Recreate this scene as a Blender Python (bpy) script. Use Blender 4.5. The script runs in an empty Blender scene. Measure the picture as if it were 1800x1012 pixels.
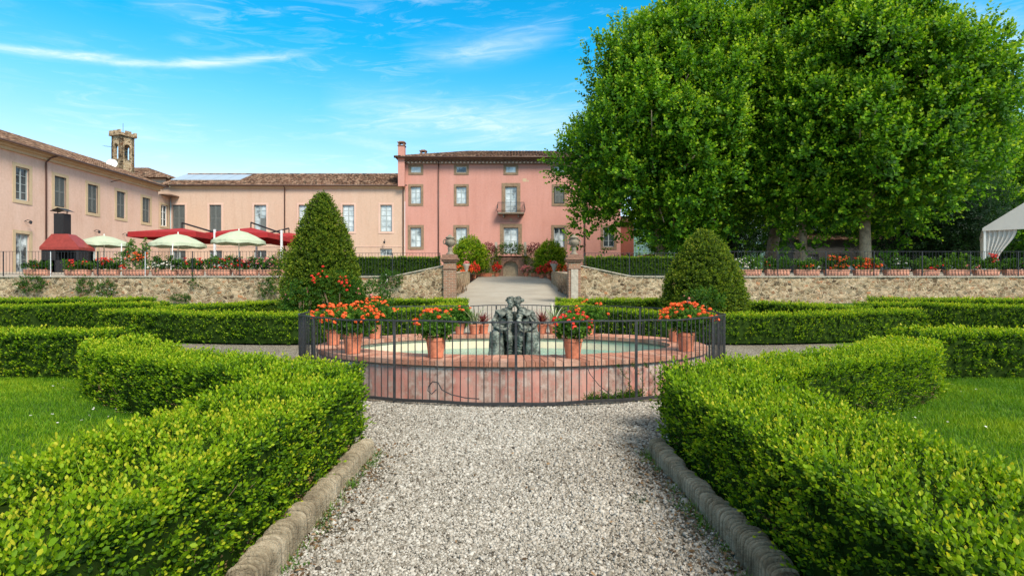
import bpy, math, random
import numpy as np
from mathutils import Vector, Matrix
R = math.radians
random.seed(7)
rng = np.random.default_rng(11)
sc = bpy.context.scene
col = sc.collection
# ------------------------------------------------------------------ camera, sky, sun, exposure
F = 979.0                      # focal length in pixels of an 1800 wide picture
cam_d = bpy.data.cameras.new('camera'); cam = bpy.data.objects.new('camera', cam_d); col.objects.link(cam)
cam_d.sensor_width = 36; cam_d.lens = 36 * F / 1800; cam_d.clip_start = 0.05; cam_d.clip_end = 6000
cam.location = (0, 0, 1.5); cam.rotation_euler = (R(90), 0, 0)
sc.camera = cam
SUN_EL, SUN_AZ = 46, 146       # azimuth clockwise from +Y: the sun is behind the camera, to its right
w = bpy.data.worlds.new("World"); sc.world = w; w.use_nodes = True
nt = w.node_tree; nt.nodes.clear()
def N(tree, t, **k):
    n = tree.nodes.new(t)
    for a, b in k.items(): setattr(n, a, b)
    return n
def mth(tree, op, a=None, b=None, c=None, clamp=False):
    n = tree.nodes.new('ShaderNodeMath'); n.operation = op; n.use_clamp = clamp
    for i, v in enumerate((a, b, c)):
        if v is None: continue
        if isinstance(v, (int, float)): n.inputs[i].default_value = v
        else: tree.links.new(v, n.inputs[i])
    return n.outputs[0]
def mixc(tree, fac, a, b, mode='MIX'):
    n = tree.nodes.new('ShaderNodeMix'); n.data_type = 'RGBA'; n.blend_type = mode
    for s, v in ((n.inputs[0], fac), (n.inputs[6], a), (n.inputs[7], b)):
        if isinstance(v, (int, float)): s.default_value = v
        elif isinstance(v, tuple): s.default_value = (*v, 1) if len(v) == 3 else v
        else: tree.links.new(v, s)
    return n.outputs[2]
def ramp(tree, fac, stops, interp='LINEAR'):
    n = tree.nodes.new('ShaderNodeValToRGB'); n.color_ramp.interpolation = interp
    e = n.color_ramp.elements
    while len(e) < len(stops): e.new(0.5)
    for i, (p, c) in enumerate(stops):
        e[i].position = p; e[i].color = (*c, 1) if len(c) == 3 else c
    tree.links.new(fac, n.inputs[0]); return n.outputs[0]
sky = N(nt, 'ShaderNodeTexSky', sky_type='NISHITA', sun_disc=False)
sky.sun_elevation = R(SUN_EL); sky.sun_rotation = R(SUN_AZ); sky.altitude = 100; sky.air_density = 1.0; sky.dust_density = 0.6; sky.ozone_density = 2.0
tc = N(nt, 'ShaderNodeTexCoord'); sep = N(nt, 'ShaderNodeSeparateXYZ'); nt.links.new(tc.outputs['Generated'], sep.inputs[0])
el = mth(nt, 'ARCSINE', sep.outputs[2])
az = mth(nt, 'ARCTAN2', sep.outputs[0], sep.outputs[1])
tint = ramp(nt, mth(nt, 'MULTIPLY', el, 1 / 1.57, clamp=True), [(0.0, (0.64, 0.59, 0.61)), (0.11, (0.74, 0.74, 0.72)), (0.19, (0.28, 0.78, 0.82)), (0.255, (0.0, 0.73, 0.86)), (0.33, (0.0, 0.70, 0.86)), (0.50, (2.3, 1.55, .92))])  # last stop brightens and warms the unseen upper sky to add fill light
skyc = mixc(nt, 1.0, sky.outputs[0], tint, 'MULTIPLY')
comb = N(nt, 'ShaderNodeCombineXYZ'); nt.links.new(mth(nt, 'MULTIPLY', az, 2.2), comb.inputs[0]); nt.links.new(mth(nt, 'MULTIPLY', el, 11.0), comb.inputs[1])
n1 = N(nt, 'ShaderNodeTexNoise'); n1.inputs['Scale'].default_value = 1.3; n1.inputs['Detail'].default_value = 7; n1.inputs['Roughness'].default_value = .55; n1.inputs['Distortion'].default_value = .6
nt.links.new(comb.outputs[0], n1.inputs['Vector'])
cl = ramp(nt, n1.outputs[0], [(0.60, (0, 0, 0)), (0.82, (1, 1, 1))])
wc = N(nt, 'ShaderNodeCombineXYZ'); nt.links.new(mth(nt, 'MULTIPLY', mth(nt, 'ADD', az, mth(nt, 'MULTIPLY', el, 1.3)), 5.0), wc.inputs[0]); nt.links.new(mth(nt, 'MULTIPLY', mth(nt, 'SUBTRACT', el, mth(nt, 'MULTIPLY', az, .10)), 34.0), wc.inputs[1])
n2 = N(nt, 'ShaderNodeTexNoise'); n2.inputs['Scale'].default_value = 1.6; n2.inputs['Detail'].default_value = 10; n2.inputs['Roughness'].default_value = .68; n2.inputs['Distortion'].default_value = 1.1
nt.links.new(wc.outputs[0], n2.inputs['Vector'])
fib = mth(nt, 'MULTIPLY', mth(nt, 'SUBTRACT', n2.outputs[0], .34), 3.0, clamp=True)
wisp = mth(nt, 'MULTIPLY', ramp(nt, n2.outputs[0], [(.50, (0, 0, 0)), (.75, (1, 1, 1))]), ramp(nt, n1.outputs[0], [(.42, (0, 0, 0)), (.62, (1, 1, 1))]))
def streak(a0, e0, slope, curv, wid, a_lo, a_hi, amp):
    da = mth(nt, 'SUBTRACT', az, a0)
    line = mth(nt, 'ADD', mth(nt, 'MULTIPLY_ADD', da, slope, e0), mth(nt, 'MULTIPLY', mth(nt, 'MULTIPLY', da, da), curv))
    wob = mth(nt, 'MULTIPLY', mth(nt, 'SUBTRACT', n1.outputs[0], 0.5), 0.03)
    d = mth(nt, 'DIVIDE', mth(nt, 'SUBTRACT', mth(nt, 'SUBTRACT', el, line), wob), wid)
    g = mth(nt, 'EXPONENT', mth(nt, 'MULTIPLY', mth(nt, 'MULTIPLY', d, d), -1.0))
    m = mth(nt, 'MULTIPLY', mth(nt, 'SMOOTH_MIN', 1.0, mth(nt, 'MULTIPLY', mth(nt, 'SUBTRACT', az, a_lo), 8.0), .1, clamp=True),
            mth(nt, 'SMOOTH_MIN', 1.0, mth(nt, 'MULTIPLY', mth(nt, 'SUBTRACT', a_hi, az), 8.0), .1, clamp=True))
    return mth(nt, 'MULTIPLY', mth(nt, 'MULTIPLY', mth(nt, 'MULTIPLY', g, m), amp), mth(nt, 'MULTIPLY_ADD', fib, .75, .25))
def dirof(px, py):
    x, y, z = (px - 900) / F, 1, (506 - py) / F; L = math.sqrt(x * x + y * y + z * z)
    return math.atan2(x, y), math.asin(z / L)
a0, e0 = dirof(250, 108); a1, e1 = dirof(0, 84); a2, e2 = dirof(550, 92)
s1 = (e1 - e0) / (a1 - a0); s2 = (e2 - e0) / (a2 - a0); cv = (s2 - s1) / (a2 - a1); sl = s1 - cv * (a1 - a0)
st1 = streak(a0, e0, sl, cv, .0055, a1 - .2, a2 + .02, .75)
a0, e0 = dirof(840, 85); st2 = streak(a0, e0, .14, .3, .018, dirof(700, 0)[0], dirof(1010, 0)[0], .50)
a0, e0 = dirof(310, 12); st3 = streak(a0, e0, -.06, .0, .02, dirof(210, 0)[0], dirof(410, 0)[0], .42)
a0, e0 = dirof(860, 215); st4 = streak(a0, e0, -.05, .0, .030, dirof(560, 0)[0], dirof(1100, 0)[0], .55)
a0, e0 = dirof(640, 250); st5 = streak(a0, e0, -.08, .0, .010, dirof(570, 0)[0], dirof(760, 0)[0], .5)
a0, e0 = dirof(1760, 70); st6 = streak(a0, e0, -.9, .0, .03, dirof(1600, 0)[0], 1.0, .5)
tot = mth(nt, 'ADD', mth(nt, 'MULTIPLY', cl, .20), mth(nt, 'MULTIPLY', wisp, .30))
for s in (st1, st2, st3, st4, st5, st6): tot = mth(nt, 'ADD', tot, s)
hz = mth(nt, 'MULTIPLY', mth(nt, 'EXPONENT', mth(nt, 'MULTIPLY', mth(nt, 'ABSOLUTE', el), -8.5)), .46)
tot = mth(nt, 'MINIMUM', mth(nt, 'ADD', tot, hz), .92)
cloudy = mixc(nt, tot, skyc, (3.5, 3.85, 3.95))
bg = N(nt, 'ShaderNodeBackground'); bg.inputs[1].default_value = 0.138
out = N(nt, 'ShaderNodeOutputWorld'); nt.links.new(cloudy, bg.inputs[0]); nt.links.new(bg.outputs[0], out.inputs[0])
sun_d = bpy.data.lights.new('sun', 'SUN'); sun = bpy.data.objects.new('sun', sun_d); col.objects.link(sun)
sun_d.energy = 2.3; sun_d.angle = R(20); sun_d.color = (1.0, 0.94, 0.84)
sd = Vector((math.sin(R(SUN_AZ)) * math.cos(R(SUN_EL)), math.cos(R(SUN_AZ)) * math.cos(R(SUN_EL)), math.sin(R(SUN_EL))))
sun.rotation_euler = sd.to_track_quat('Z', 'Y').to_euler()
sc.view_settings.view_transform = 'Standard'; sc.view_settings.look = 'None'; sc.view_settings.exposure = 1.2; sc.view_settings.gamma = 1
sc.cycles.max_bounces = 6; sc.cycles.transmission_bounces = 3; sc.cycles.transparent_max_bounces = 6

# ------------------------------------------------------------------ materials
MAT = {}
def newmat(name, rough=.7, spec=.3):
    m = bpy.data.materials.new(name); m.use_nodes = True; t = m.node_tree
    b = t.nodes['Principled BSDF']; b.inputs['Roughness'].default_value = rough
    b.inputs['Specular IOR Level'].default_value = spec
    MAT[name] = m; return m, t, b
def coords(t, scale=(1, 1, 1), kind='Object'):
    c = t.nodes.new('ShaderNodeTexCoord'); mp = t.nodes.new('ShaderNodeMapping'); mp.inputs['Scale'].default_value = scale
    t.links.new(c.outputs[kind], mp.inputs[0]); return mp.outputs[0]
def noise(t, vec, scale, detail=5, rough=.6, dist=0):
    n = t.nodes.new('ShaderNodeTexNoise'); n.inputs['Scale'].default_value = scale; n.inputs['Detail'].default_value = detail
    n.inputs['Roughness'].default_value = rough; n.inputs['Distortion'].default_value = dist
    t.links.new(vec, n.inputs['Vector']); return n.outputs[0]
def bump(t, b, h, strength=.3, dist=.02):
    n = t.nodes.new('ShaderNodeBump'); n.inputs['Strength'].default_value = strength; n.inputs['Distance'].default_value = dist
    t.links.new(h, n.inputs['Height']); t.links.new(n.outputs[0], b.inputs['Normal'])
def flat(name, c, rough=.6, var=.25, scale=6, metal=0, spec=.3, bstr=.2, bsc=40):
    m, t, b = newmat(name, rough, spec); v = coords(t)
    f = noise(t, v, scale, 6)
    lo = tuple(x * (1 - var) for x in c); hi = tuple(min(1, x * (1 + var)) for x in c)
    t.links.new(ramp(t, f, [(.3, lo), (.7, hi)]), b.inputs['Base Color'])
    b.inputs['Metallic'].default_value = metal
    if bstr: bump(t, b, noise(t, v, bsc, 3), bstr, .01)
    return m
def attr(t, name='lc'):
    n = t.nodes.new('ShaderNodeAttribute'); n.attribute_name = name; return n.outputs['Fac']
def leafmat(name, stops, trans=.5, rough=.55, spec=.22):
    m, t, b = newmat(name, rough, spec)
    c = ramp(t, attr(t), stops); t.links.new(c, b.inputs['Base Color'])
    tr = t.nodes.new('ShaderNodeBsdfTranslucent'); t.links.new(mixc(t, 1.0, c, (1.15, 1.1, .5), 'MULTIPLY'), tr.inputs[0])
    mx = t.nodes.new('ShaderNodeMixShader'); mx.inputs[0].default_value = trans
    t.links.new(b.outputs[0], mx.inputs[1]); t.links.new(tr.outputs[0], mx.inputs[2])
    t.links.new(mx.outputs[0], t.nodes['Material Output'].inputs[0]); return m
def plaster(name, c, stain, amount=.35, vert=.3):
    m, t, b = newmat(name, .85, .15); v = coords(t)
    n1 = noise(t, v, .30, 9, .72); n2 = noise(t, coords(t, (1.2, 1.2, .12)), 1.0, 5, .6); n3 = noise(t, v, 6, 4)
    f = mth(t, 'ADD', mth(t, 'MULTIPLY', n1, .6), mth(t, 'MULTIPLY', n2, .4))
    cc = ramp(t, f, [(.38, stain), (.38 + amount, c), (.9, tuple(min(1, x * 1.08) for x in c))])
    cc = mixc(t, .26, cc, ramp(t, noise(t, coords(t, (1.6, 1.6, .22)), 1.3, 8, .75), [(.30, (.62, .55, .48)), (.5, (1, 1, 1)), (.72, (1.0, .98, .94))]), 'MULTIPLY')
    cc = mixc(t, .12, cc, ramp(t, n3, [(.3, (.1, .08, .07)), (.7, (1, 1, 1))]), 'MULTIPLY')
    t.links.new(cc, b.inputs['Base Color']); bump(t, b, noise(t, v, 14, 5), .25, .01); return m
plaster('plaster_pink', (.575, .30, .245), (.50, .24, .185))
plaster('plaster_cream', (.56, .405, .305), (.53, .36, .26))
plaster('plaster_peach', (.66, .475, .385), (.58, .385, .29))
plaster('plaster_trim', (.55, .43, .27), (.46, .35, .22))
plaster('plaster_brick_red', (.28, .09, .06), (.2, .07, .05))
flat('stone_surround', (.22, .15, .092), .8, .25, 3)
flat('cornice_brown', (.16, .10, .07), .8, .3, 4)
flat('white_paint', (.72, .72, .68), .5, .08)
flat('frame_grey', (.32, .36, .35), .5, .1)
flat('shutter_grey', (.13, .14, .13), .6, .12)
flat('iron_dark', (.035, .037, .042), .45, .25, 20, .3)
flat('iron_grey', (.052, .052, .053), .4, .3, 14, .4)
flat('iron_white', (.6, .6, .6), .5, .1)
flat('pipe_brown', (.09, .045, .035), .5, .2)
flat('copper_gutter', (.10, .06, .045), .5, .25)
flat('black_metal', (.02, .02, .022), .5, .2, 8, .2)
flat('red_hood', (.22, .035, .028), .45, .2, 5)
flat('red_canvas', (.29, .016, .016), .8, .12, 3)
flat('mint_canvas', (.37, .41, .29), .8, .08, 3)
flat('tent_white', (.50, .48, .44), .7, .06, 2)
flat('wood_pole', (.22, .13, .07), .6, .2)
flat('terracotta', (.50, .17, .09), .8, .38, 9)
flat('terracotta_pale', (.50, .24, .16), .85, .35, 3)
flat('soil', (.05, .035, .025), .95, .3, 20)
flat('bark', (.26, .21, .14), .9, .4, 5, bstr=.6, bsc=9)
flat('bark_dark', (.09, .07, .05), .9, .4, 5, bstr=.6, bsc=9)
flat('twig', (.26, .17, .10), .8, .35, 30)
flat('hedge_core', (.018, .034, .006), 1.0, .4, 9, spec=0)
flat('stone_grey', (.20, .165, .12), .85, .35, 7, bstr=.5, bsc=25)
flat('stone_pale', (.38, .33, .26), .85, .25, 9, bstr=.4)
flat('asphalt', (.09, .09, .085), .9, .2)
flat('car_red', (.42, .02, .02), .25, .05, spec=.6, bstr=0)
flat('car_white', (.70, .71, .72), .25, .03, spec=.6, bstr=0)
flat('tyre', (.02, .02, .02), .9, .2)
flat('chrome', (.6, .6, .6), .25, .05, metal=.9, bstr=0)
flat('shed_grey', (.10, .10, .095), .8, .2, 1.5)  # grey lowered so the colour itself carries the shade under the trees
flat('door_wood', (.33, .26, .17), .7, .3, 8)
flat('brick_dark', (.22, .12, .08), .85, .3, 9, bstr=.5)
flat('hill_green', (.09, .15, .13), .95, .35, .02, bstr=0)
flat('tile_under', (.16, .09, .06), .9, .3, 3)
flat('petal_white', (.75, .70, .66), .6, .1)
flat('solar', (.35, .40, .44), .3, .08, 2, spec=.6, bstr=0)
flat('wicker', (.16, .11, .08), .8, .3, 20)
def tilemat():
    m, t, b = newmat('roof_tile', .85, .15); v = coords(t)
    c = ramp(t, attr(t), [(0, (.06, .035, .022)), (.3, (.15, .08, .05)), (.6, (.23, .135, .088)), (.85, (.36, .235, .16)), (1, (.10, .08, .055))])
    c = mixc(t, .55, c, ramp(t, noise(t, v, 1.4, 6), [(.35, (.35, .32, .26)), (.65, (1, 1, 1))]), 'MULTIPLY')
    t.links.new(c, b.inputs['Base Color']); bump(t, b, noise(t, v, 30, 4), .3, .01)
tilemat()
def stonewall(name, scale=4.2, sx=1.0, warm=0):
    m, t, b = newmat(name, .9, .15)
    v0 = coords(t, (1 * sx, 1 * sx, 1.45)); nz = t.nodes.new('ShaderNodeTexNoise'); nz.inputs['Scale'].default_value = 3.0; nz.inputs['Detail'].default_value = 4
    t.links.new(v0, nz.inputs['Vector'])
    va = t.nodes.new('ShaderNodeVectorMath'); va.operation = 'MULTIPLY_ADD'; va.inputs[1].default_value = (.22, .22, .22)
    t.links.new(nz.outputs['Color'], va.inputs[0]); t.links.new(v0, va.inputs[2]); v = va.outputs[0]
    vo = t.nodes.new('ShaderNodeTexVoronoi'); vo.inputs['Scale'].default_value = scale; t.links.new(v, vo.inputs['Vector'])
    ve = t.nodes.new('ShaderNodeTexVoronoi'); ve.feature = 'DISTANCE_TO_EDGE'; ve.inputs['Scale'].default_value = scale; t.links.new(v, ve.inputs['Vector'])
    sp = t.nodes.new('ShaderNodeSeparateXYZ'); t.links.new(vo.outputs['Color'], sp.inputs[0])
    c = ramp(t, sp.outputs[0], [(0, (.08, .05, .03)), (.2, (.26, .18, .10)), (.4, (.42, .30, .18)), (.55, (.18, .105, .06)), (.72, (.48, .36, .23)), (.9, (.13, .105, .07)), (1, (.45, .20, .09))])
    c = mixc(t, .55, c, ramp(t, noise(t, coords(t), 12, 6), [(.3, (.35, .30, .24)), (.7, (1, 1, 1))]), 'MULTIPLY')
    edge = ramp(t, ve.outputs[0], [(.02, (1, 1, 1)), (.11, (0, 0, 0))])
    mort = ramp(t, noise(t, coords(t), 5, 6), [(.34, (.11, .08, .045)), (.46, (.42, .32, .195)), (.7, (.60, .48, .33))])
    big = ramp(t, noise(t, coords(t), .7, 5), [(.42, (0, 0, 0)), (.62, (1, 1, 1))])
    e2 = mth(t, 'MAXIMUM', edge, mth(t, 'MULTIPLY', big, ramp(t, noise(t, coords(t), 7, 4), [(.5, (0, 0, 0)), (.56, (1, 1, 1))])))
    c = mixc(t, e2, c, mort)
    t.links.new(c, b.inputs['Base Color']); bump(t, b, mth(t, 'ADD', mth(t, 'MINIMUM', ve.outputs[0], .12), mth(t, 'MULTIPLY', noise(t, coords(t), 25, 4), .05)), .9, .12)
stonewall('rubble_wall', 5.8); stonewall('tower_stone', 2.5)
def brickmat(name, axis='XZ', c1=(.34, .15, .085), c2=(.20, .115, .075), mo=(.36, .29, .21)):
    m, t, b = newmat(name, .88, .15)
    c = t.nodes.new('ShaderNodeTexCoord'); s = t.nodes.new('ShaderNodeSeparateXYZ'); t.links.new(c.outputs['Object'], s.inputs[0])
    cb = t.nodes.new('ShaderNodeCombineXYZ'); t.links.new(mth(t, 'ADD', s.outputs[0], s.outputs[1]), cb.inputs[0]); t.links.new(s.outputs[2], cb.inputs[1])
    br = t.nodes.new('ShaderNodeTexBrick'); br.inputs['Scale'].default_value = 1; br.inputs['Brick Width'].default_value = .26; br.inputs['Row Height'].default_value = .075
    br.inputs['Mortar Size'].default_value = .012; br.inputs['Color1'].default_value = (*c1, 1); br.inputs['Color2'].default_value = (*c2, 1); br.inputs['Mortar'].default_value = (*mo, 1)
    t.links.new(cb.outputs[0], br.inputs['Vector'])
    cc = mixc(t, .5, br.outputs[0], ramp(t, noise(t, coords(t), 7, 6), [(.3, (.45, .42, .38)), (.7, (1.0, 1, 1))]), 'MULTIPLY')
    t.links.new(cc, b.inputs['Base Color']); bump(t, b, br.outputs['Fac'], -.5, .02)
brickmat('brick')
def basinmat():
    m, t, b = newmat('basin_plaster', .85, .2); v = coords(t)
    vs = coords(t, (2.2, 2.2, .35)); f = noise(t, vs, 1.6, 8, .7); g = noise(t, v, 9, 7, .7); h = noise(t, v, 2.2, 6, .65)
    c = ramp(t, h, [(.3, (.40, .15, .11)), (.5, (.55, .245, .19)), (.7, (.60, .33, .26))])
    m1 = ramp(t, mth(t, 'ADD', mth(t, 'MULTIPLY', f, .7), mth(t, 'MULTIPLY', g, .3)), [(.46, (0, 0, 0)), (.54, (1, 1, 1))])
    c = mixc(t, mth(t, 'MULTIPLY', m1, .8), c, ramp(t, g, [(.35, (.12, .085, .06)), (.48, (.34, .24, .19)), (.65, (.50, .42, .35))]))
    s = t.nodes.new('ShaderNodeSeparateXYZ'); cz = t.nodes.new('ShaderNodeTexCoord'); t.links.new(cz.outputs['Object'], s.inputs[0])
    dz = mth(t, 'ADD', s.outputs[2], mth(t, 'MULTIPLY', mth(t, 'SUBTRACT', f, .5), .6))
    c = mixc(t, mth(t, 'MULTIPLY', ramp(t, dz, [(.38, (0, 0, 0)), (.52, (1, 1, 1))]), ramp(t, g, [(.42, (0, 0, 0)), (.55, (1, 1, 1))])), c, (.62, .56, .47))
    sp = ramp(t, noise(t, v, 22, 5, .7), [(.63, (0, 0, 0)), (.67, (1, 1, 1))])
    c = mixc(t, mth(t, 'MULTIPLY', sp, .6), c, (.10, .08, .06))
    t.links.new(c, b.inputs['Base Color']); bump(t, b, g, .5, .015)
basinmat()
def rimmat():
    m, t, b = newmat('rim_brick', .85, .2); v = coords(t)
    c = ramp(t, attr(t), [(0, (.36, .15, .095)), (.5, (.48, .23, .15)), (1, (.55, .32, .225))])
    c = mixc(t, .5, c, ramp(t, noise(t, v, 11, 7, .7), [(.35, (.35, .30, .26)), (.6, (1, 1, 1))]), 'MULTIPLY')
    t.links.new(c, b.inputs['Base Color']); bump(t, b, noise(t, v, 30, 5), .4, .01)
rimmat()
flat('pool_cream', (.66, .56, .38), .7, .22, 3)
def watermat():
    m, t, b = newmat('water', .06, .5); v = coords(t)
    t.links.new(ramp(t, noise(t, v, 2.0, 5), [(.3, (.06, .20, .16)), (.7, (.17, .38, .31))]), b.inputs['Base Color'])
    bump(t, b, noise(t, v, 14, 4), .7, .04)
watermat()
def bronze():
    m, t, b = newmat('bronze_patina', .6, .4); v = coords(t)
    c = ramp(t, noise(t, v, 9, 8, .7), [(.30, (.014, .015, .012)), (.43, (.065, .070, .056)), (.56, (.17, .185, .15)), (.72, (.33, .345, .28))])
    t.links.new(c, b.inputs['Base Color']); b.inputs['Metallic'].default_value = .25; bump(t, b, noise(t, v, 26, 5), .8, .02)
bronze()
def gravelmat():
    m, t, b = newmat('gravel_ground', .9, .2); v = coords(t)
    vo = t.nodes.new('ShaderNodeTexVoronoi'); vo.inputs['Scale'].default_value = 55; t.links.new(v, vo.inputs['Vector'])
    s = t.nodes.new('ShaderNodeSeparateXYZ'); t.links.new(vo.outputs['Color'], s.inputs[0])
    c = ramp(t, s.outputs[0], [(0, (.08, .065, .05)), (.3, (.17, .15, .11)), (.6, (.27, .24, .19)), (1, (.38, .35, .28))])
    c = mixc(t, .6, c, ramp(t, vo.outputs['Distance'], [(.2, (1, 1, 1)), (.75, (.25, .22, .18))]), 'MULTIPLY')
    c = mixc(t, .35, c, ramp(t, noise(t, v, 1.1, 6), [(.35, (.55, .50, .42)), (.6, (1, 1, 1))]), 'MULTIPLY')
    t.links.new(c, b.inputs['Base Color']); bump(t, b, vo.outputs['Distance'], -.6, .02)
    m, t, b = newmat('gravel_stone', .75, .3)
    c = ramp(t, attr(t), [(0, (.03, .024, .018)), (.12, (.10, .082, .06)), (.3, (.20, .178, .14)), (.62, (.315, .288, .24)), (1, (.50, .47, .41))])
    t.links.new(mixc(t, .3, c, ramp(t, noise(t, coords(t), 60, 4), [(.3, (.5, .47, .42)), (.7, (1, 1, 1))]), 'MULTIPLY'), b.inputs['Base Color'])
gravelmat()
def groundmats():
    m, t, b = newmat('lawn_ground', .95, .1); v = coords(t)
    t.links.new(ramp(t, noise(t, v, 3, 7, .7), [(.3, (.018, .045, .008)), (.55, (.045, .10, .014)), (.75, (.085, .15, .025))]), b.inputs['Base Color'])
    bump(t, b, noise(t, v, 60, 4), .6, .02)
    m, t, b = newmat('terrace_ground', .95, .1); v = coords(t)
    t.links.new(ramp(t, noise(t, v, .8, 7, .7), [(.3, (.26, .22, .17)), (.7, (.40, .35, .28))]), b.inputs['Base Color'])
    m, t, b = newmat('ramp_gravel', .95, .1); v = coords(t)
    c = ramp(t, noise(t, v, .6, 7, .7), [(.3, (.30, .265, .21)), (.7, (.40, .365, .30))])
    t.links.new(mixc(t, .4, c, ramp(t, noise(t, v, 30, 5, .8), [(.35, (.5, .47, .42)), (.6, (1, 1, 1))]), 'MULTIPLY'), b.inputs['Base Color']); bump(t, b, noise(t, v, 40, 4), .5, .02)
    m, t, b = newmat('kerb_stone', .9, .15); v = coords(t)
    c = ramp(t, noise(t, v, 4, 8, .7), [(.3, (.09, .07, .045)), (.48, (.25, .205, .14)), (.68, (.42, .355, .26))])
    c = mixc(t, .6, c, ramp(t, attr(t), [(0, (.12, .10, .08)), (.5, (.75, .74, .70)), (1, (1.15, 1.15, 1.1))]), 'MULTIPLY')
    t.links.new(c, b.inputs['Base Color']); bump(t, b, noise(t, v, 38, 8), 1.0, .025)
groundmats()
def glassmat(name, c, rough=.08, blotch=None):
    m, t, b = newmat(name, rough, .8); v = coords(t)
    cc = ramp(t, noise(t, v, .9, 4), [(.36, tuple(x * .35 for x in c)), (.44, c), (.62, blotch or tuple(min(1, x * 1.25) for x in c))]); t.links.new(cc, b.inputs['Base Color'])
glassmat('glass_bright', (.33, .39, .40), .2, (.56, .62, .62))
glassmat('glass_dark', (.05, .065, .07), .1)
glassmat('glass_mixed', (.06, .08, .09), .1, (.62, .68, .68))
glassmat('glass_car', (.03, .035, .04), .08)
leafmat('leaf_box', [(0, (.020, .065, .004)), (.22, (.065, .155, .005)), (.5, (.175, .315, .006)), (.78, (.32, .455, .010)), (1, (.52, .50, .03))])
leafmat('leaf_yew', [(0, (.05, .095, .008)), (.4, (.125, .20, .012)), (.75, (.24, .31, .02)), (1, (.40, .36, .05))])
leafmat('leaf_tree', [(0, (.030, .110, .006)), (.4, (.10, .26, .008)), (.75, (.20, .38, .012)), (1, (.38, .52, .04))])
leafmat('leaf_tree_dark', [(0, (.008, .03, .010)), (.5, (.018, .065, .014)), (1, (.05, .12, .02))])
leafmat('leaf_lemon', [(0, (.08, .18, .006)), (.4, (.22, .37, .010)), (1, (.58, .60, .03))])
leafmat('leaf_geranium', [(0, (.028, .085, .010)), (.5, (.09, .21, .02)), (1, (.22, .36, .04))])
leafmat('leaf_grass', [(0, (.05, .14, .004)), (.5, (.125, .27, .006)), (1, (.33, .42, .015))], .4)
leafmat('leaf_strap', [(0, (.10, .16, .06)), (.6, (.35, .40, .22)), (1, (.60, .58, .42))], .2)
leafmat('leaf_cordyline', [(0, (.09, .012, .015)), (.6, (.22, .03, .035)), (1, (.35, .12, .10))], .2)
leafmat('petal_orange', [(0, (.55, .06, .012)), (.5, (.80, .11, .02)), (1, (.90, .22, .06))], .25)
leafmat('petal_red', [(0, (.42, .01, .01)), (.5, (.70, .025, .02)), (1, (.80, .10, .05))], .25)
leafmat('petal_pink', [(0, (.60, .12, .12)), (.5, (.75, .26, .24)), (1, (.80, .45, .40))], .25)
leafmat('petal_pale', [(0, (.70, .62, .55)), (1, (.85, .82, .78))], .25)
leafmat('litter', [(0, (.05, .03, .015)), (.5, (.15, .085, .04)), (1, (.26, .17, .09))], .1)

# ------------------------------------------------------------------ object helpers
def props(o, label=None, cat=None, group=None, kind=None):
    if label: o['label'] = label
    if cat: o['category'] = cat
    if group: o['group'] = group
    if kind: o['kind'] = kind
    return o
def thing(name, loc, label, cat, group=None, rz=0, kind=None):
    o = bpy.data.objects.new(name, None); o.empty_display_size = .2; col.objects.link(o)
    o.location = loc; o.rotation_euler = (0, 0, rz)
    return props(o, label, cat, group, kind)
def copy_tree(o, loc, rz=None, label=None, scale=None):
    c = o.copy(); col.objects.link(c); c.location = loc
    if rz is not None: c.rotation_euler = (0, 0, rz)
    if scale: c.scale = scale
    if label: c['label'] = label
    kids = [x for x in bpy.data.objects if x.parent == o]
    for ch in kids:
        d = ch.copy(); col.objects.link(d); d.parent = c
        for g in [x for x in bpy.data.objects if x.parent == ch]:
            e = g.copy(); col.objects.link(e); e.parent = d
    return c
def rootloc(p):
    v = Vector((0, 0, 0))
    while p is not None: v += p.location; p = p.parent
    return v
def link_mesh(name, me, mat, parent, smooth, world):
    if isinstance(mat, str): mat = [mat]
    for m in mat: me.materials.append(MAT[m])
    if smooth:
        me.polygons.foreach_set('use_smooth', np.ones(len(me.polygons), dtype=bool))
    me.update()
    o = bpy.data.objects.new(name, me); col.objects.link(o)
    if parent is not None:
        o.parent = parent
        if world: me.transform(Matrix.Translation(-rootloc(parent)))
    return o
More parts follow.
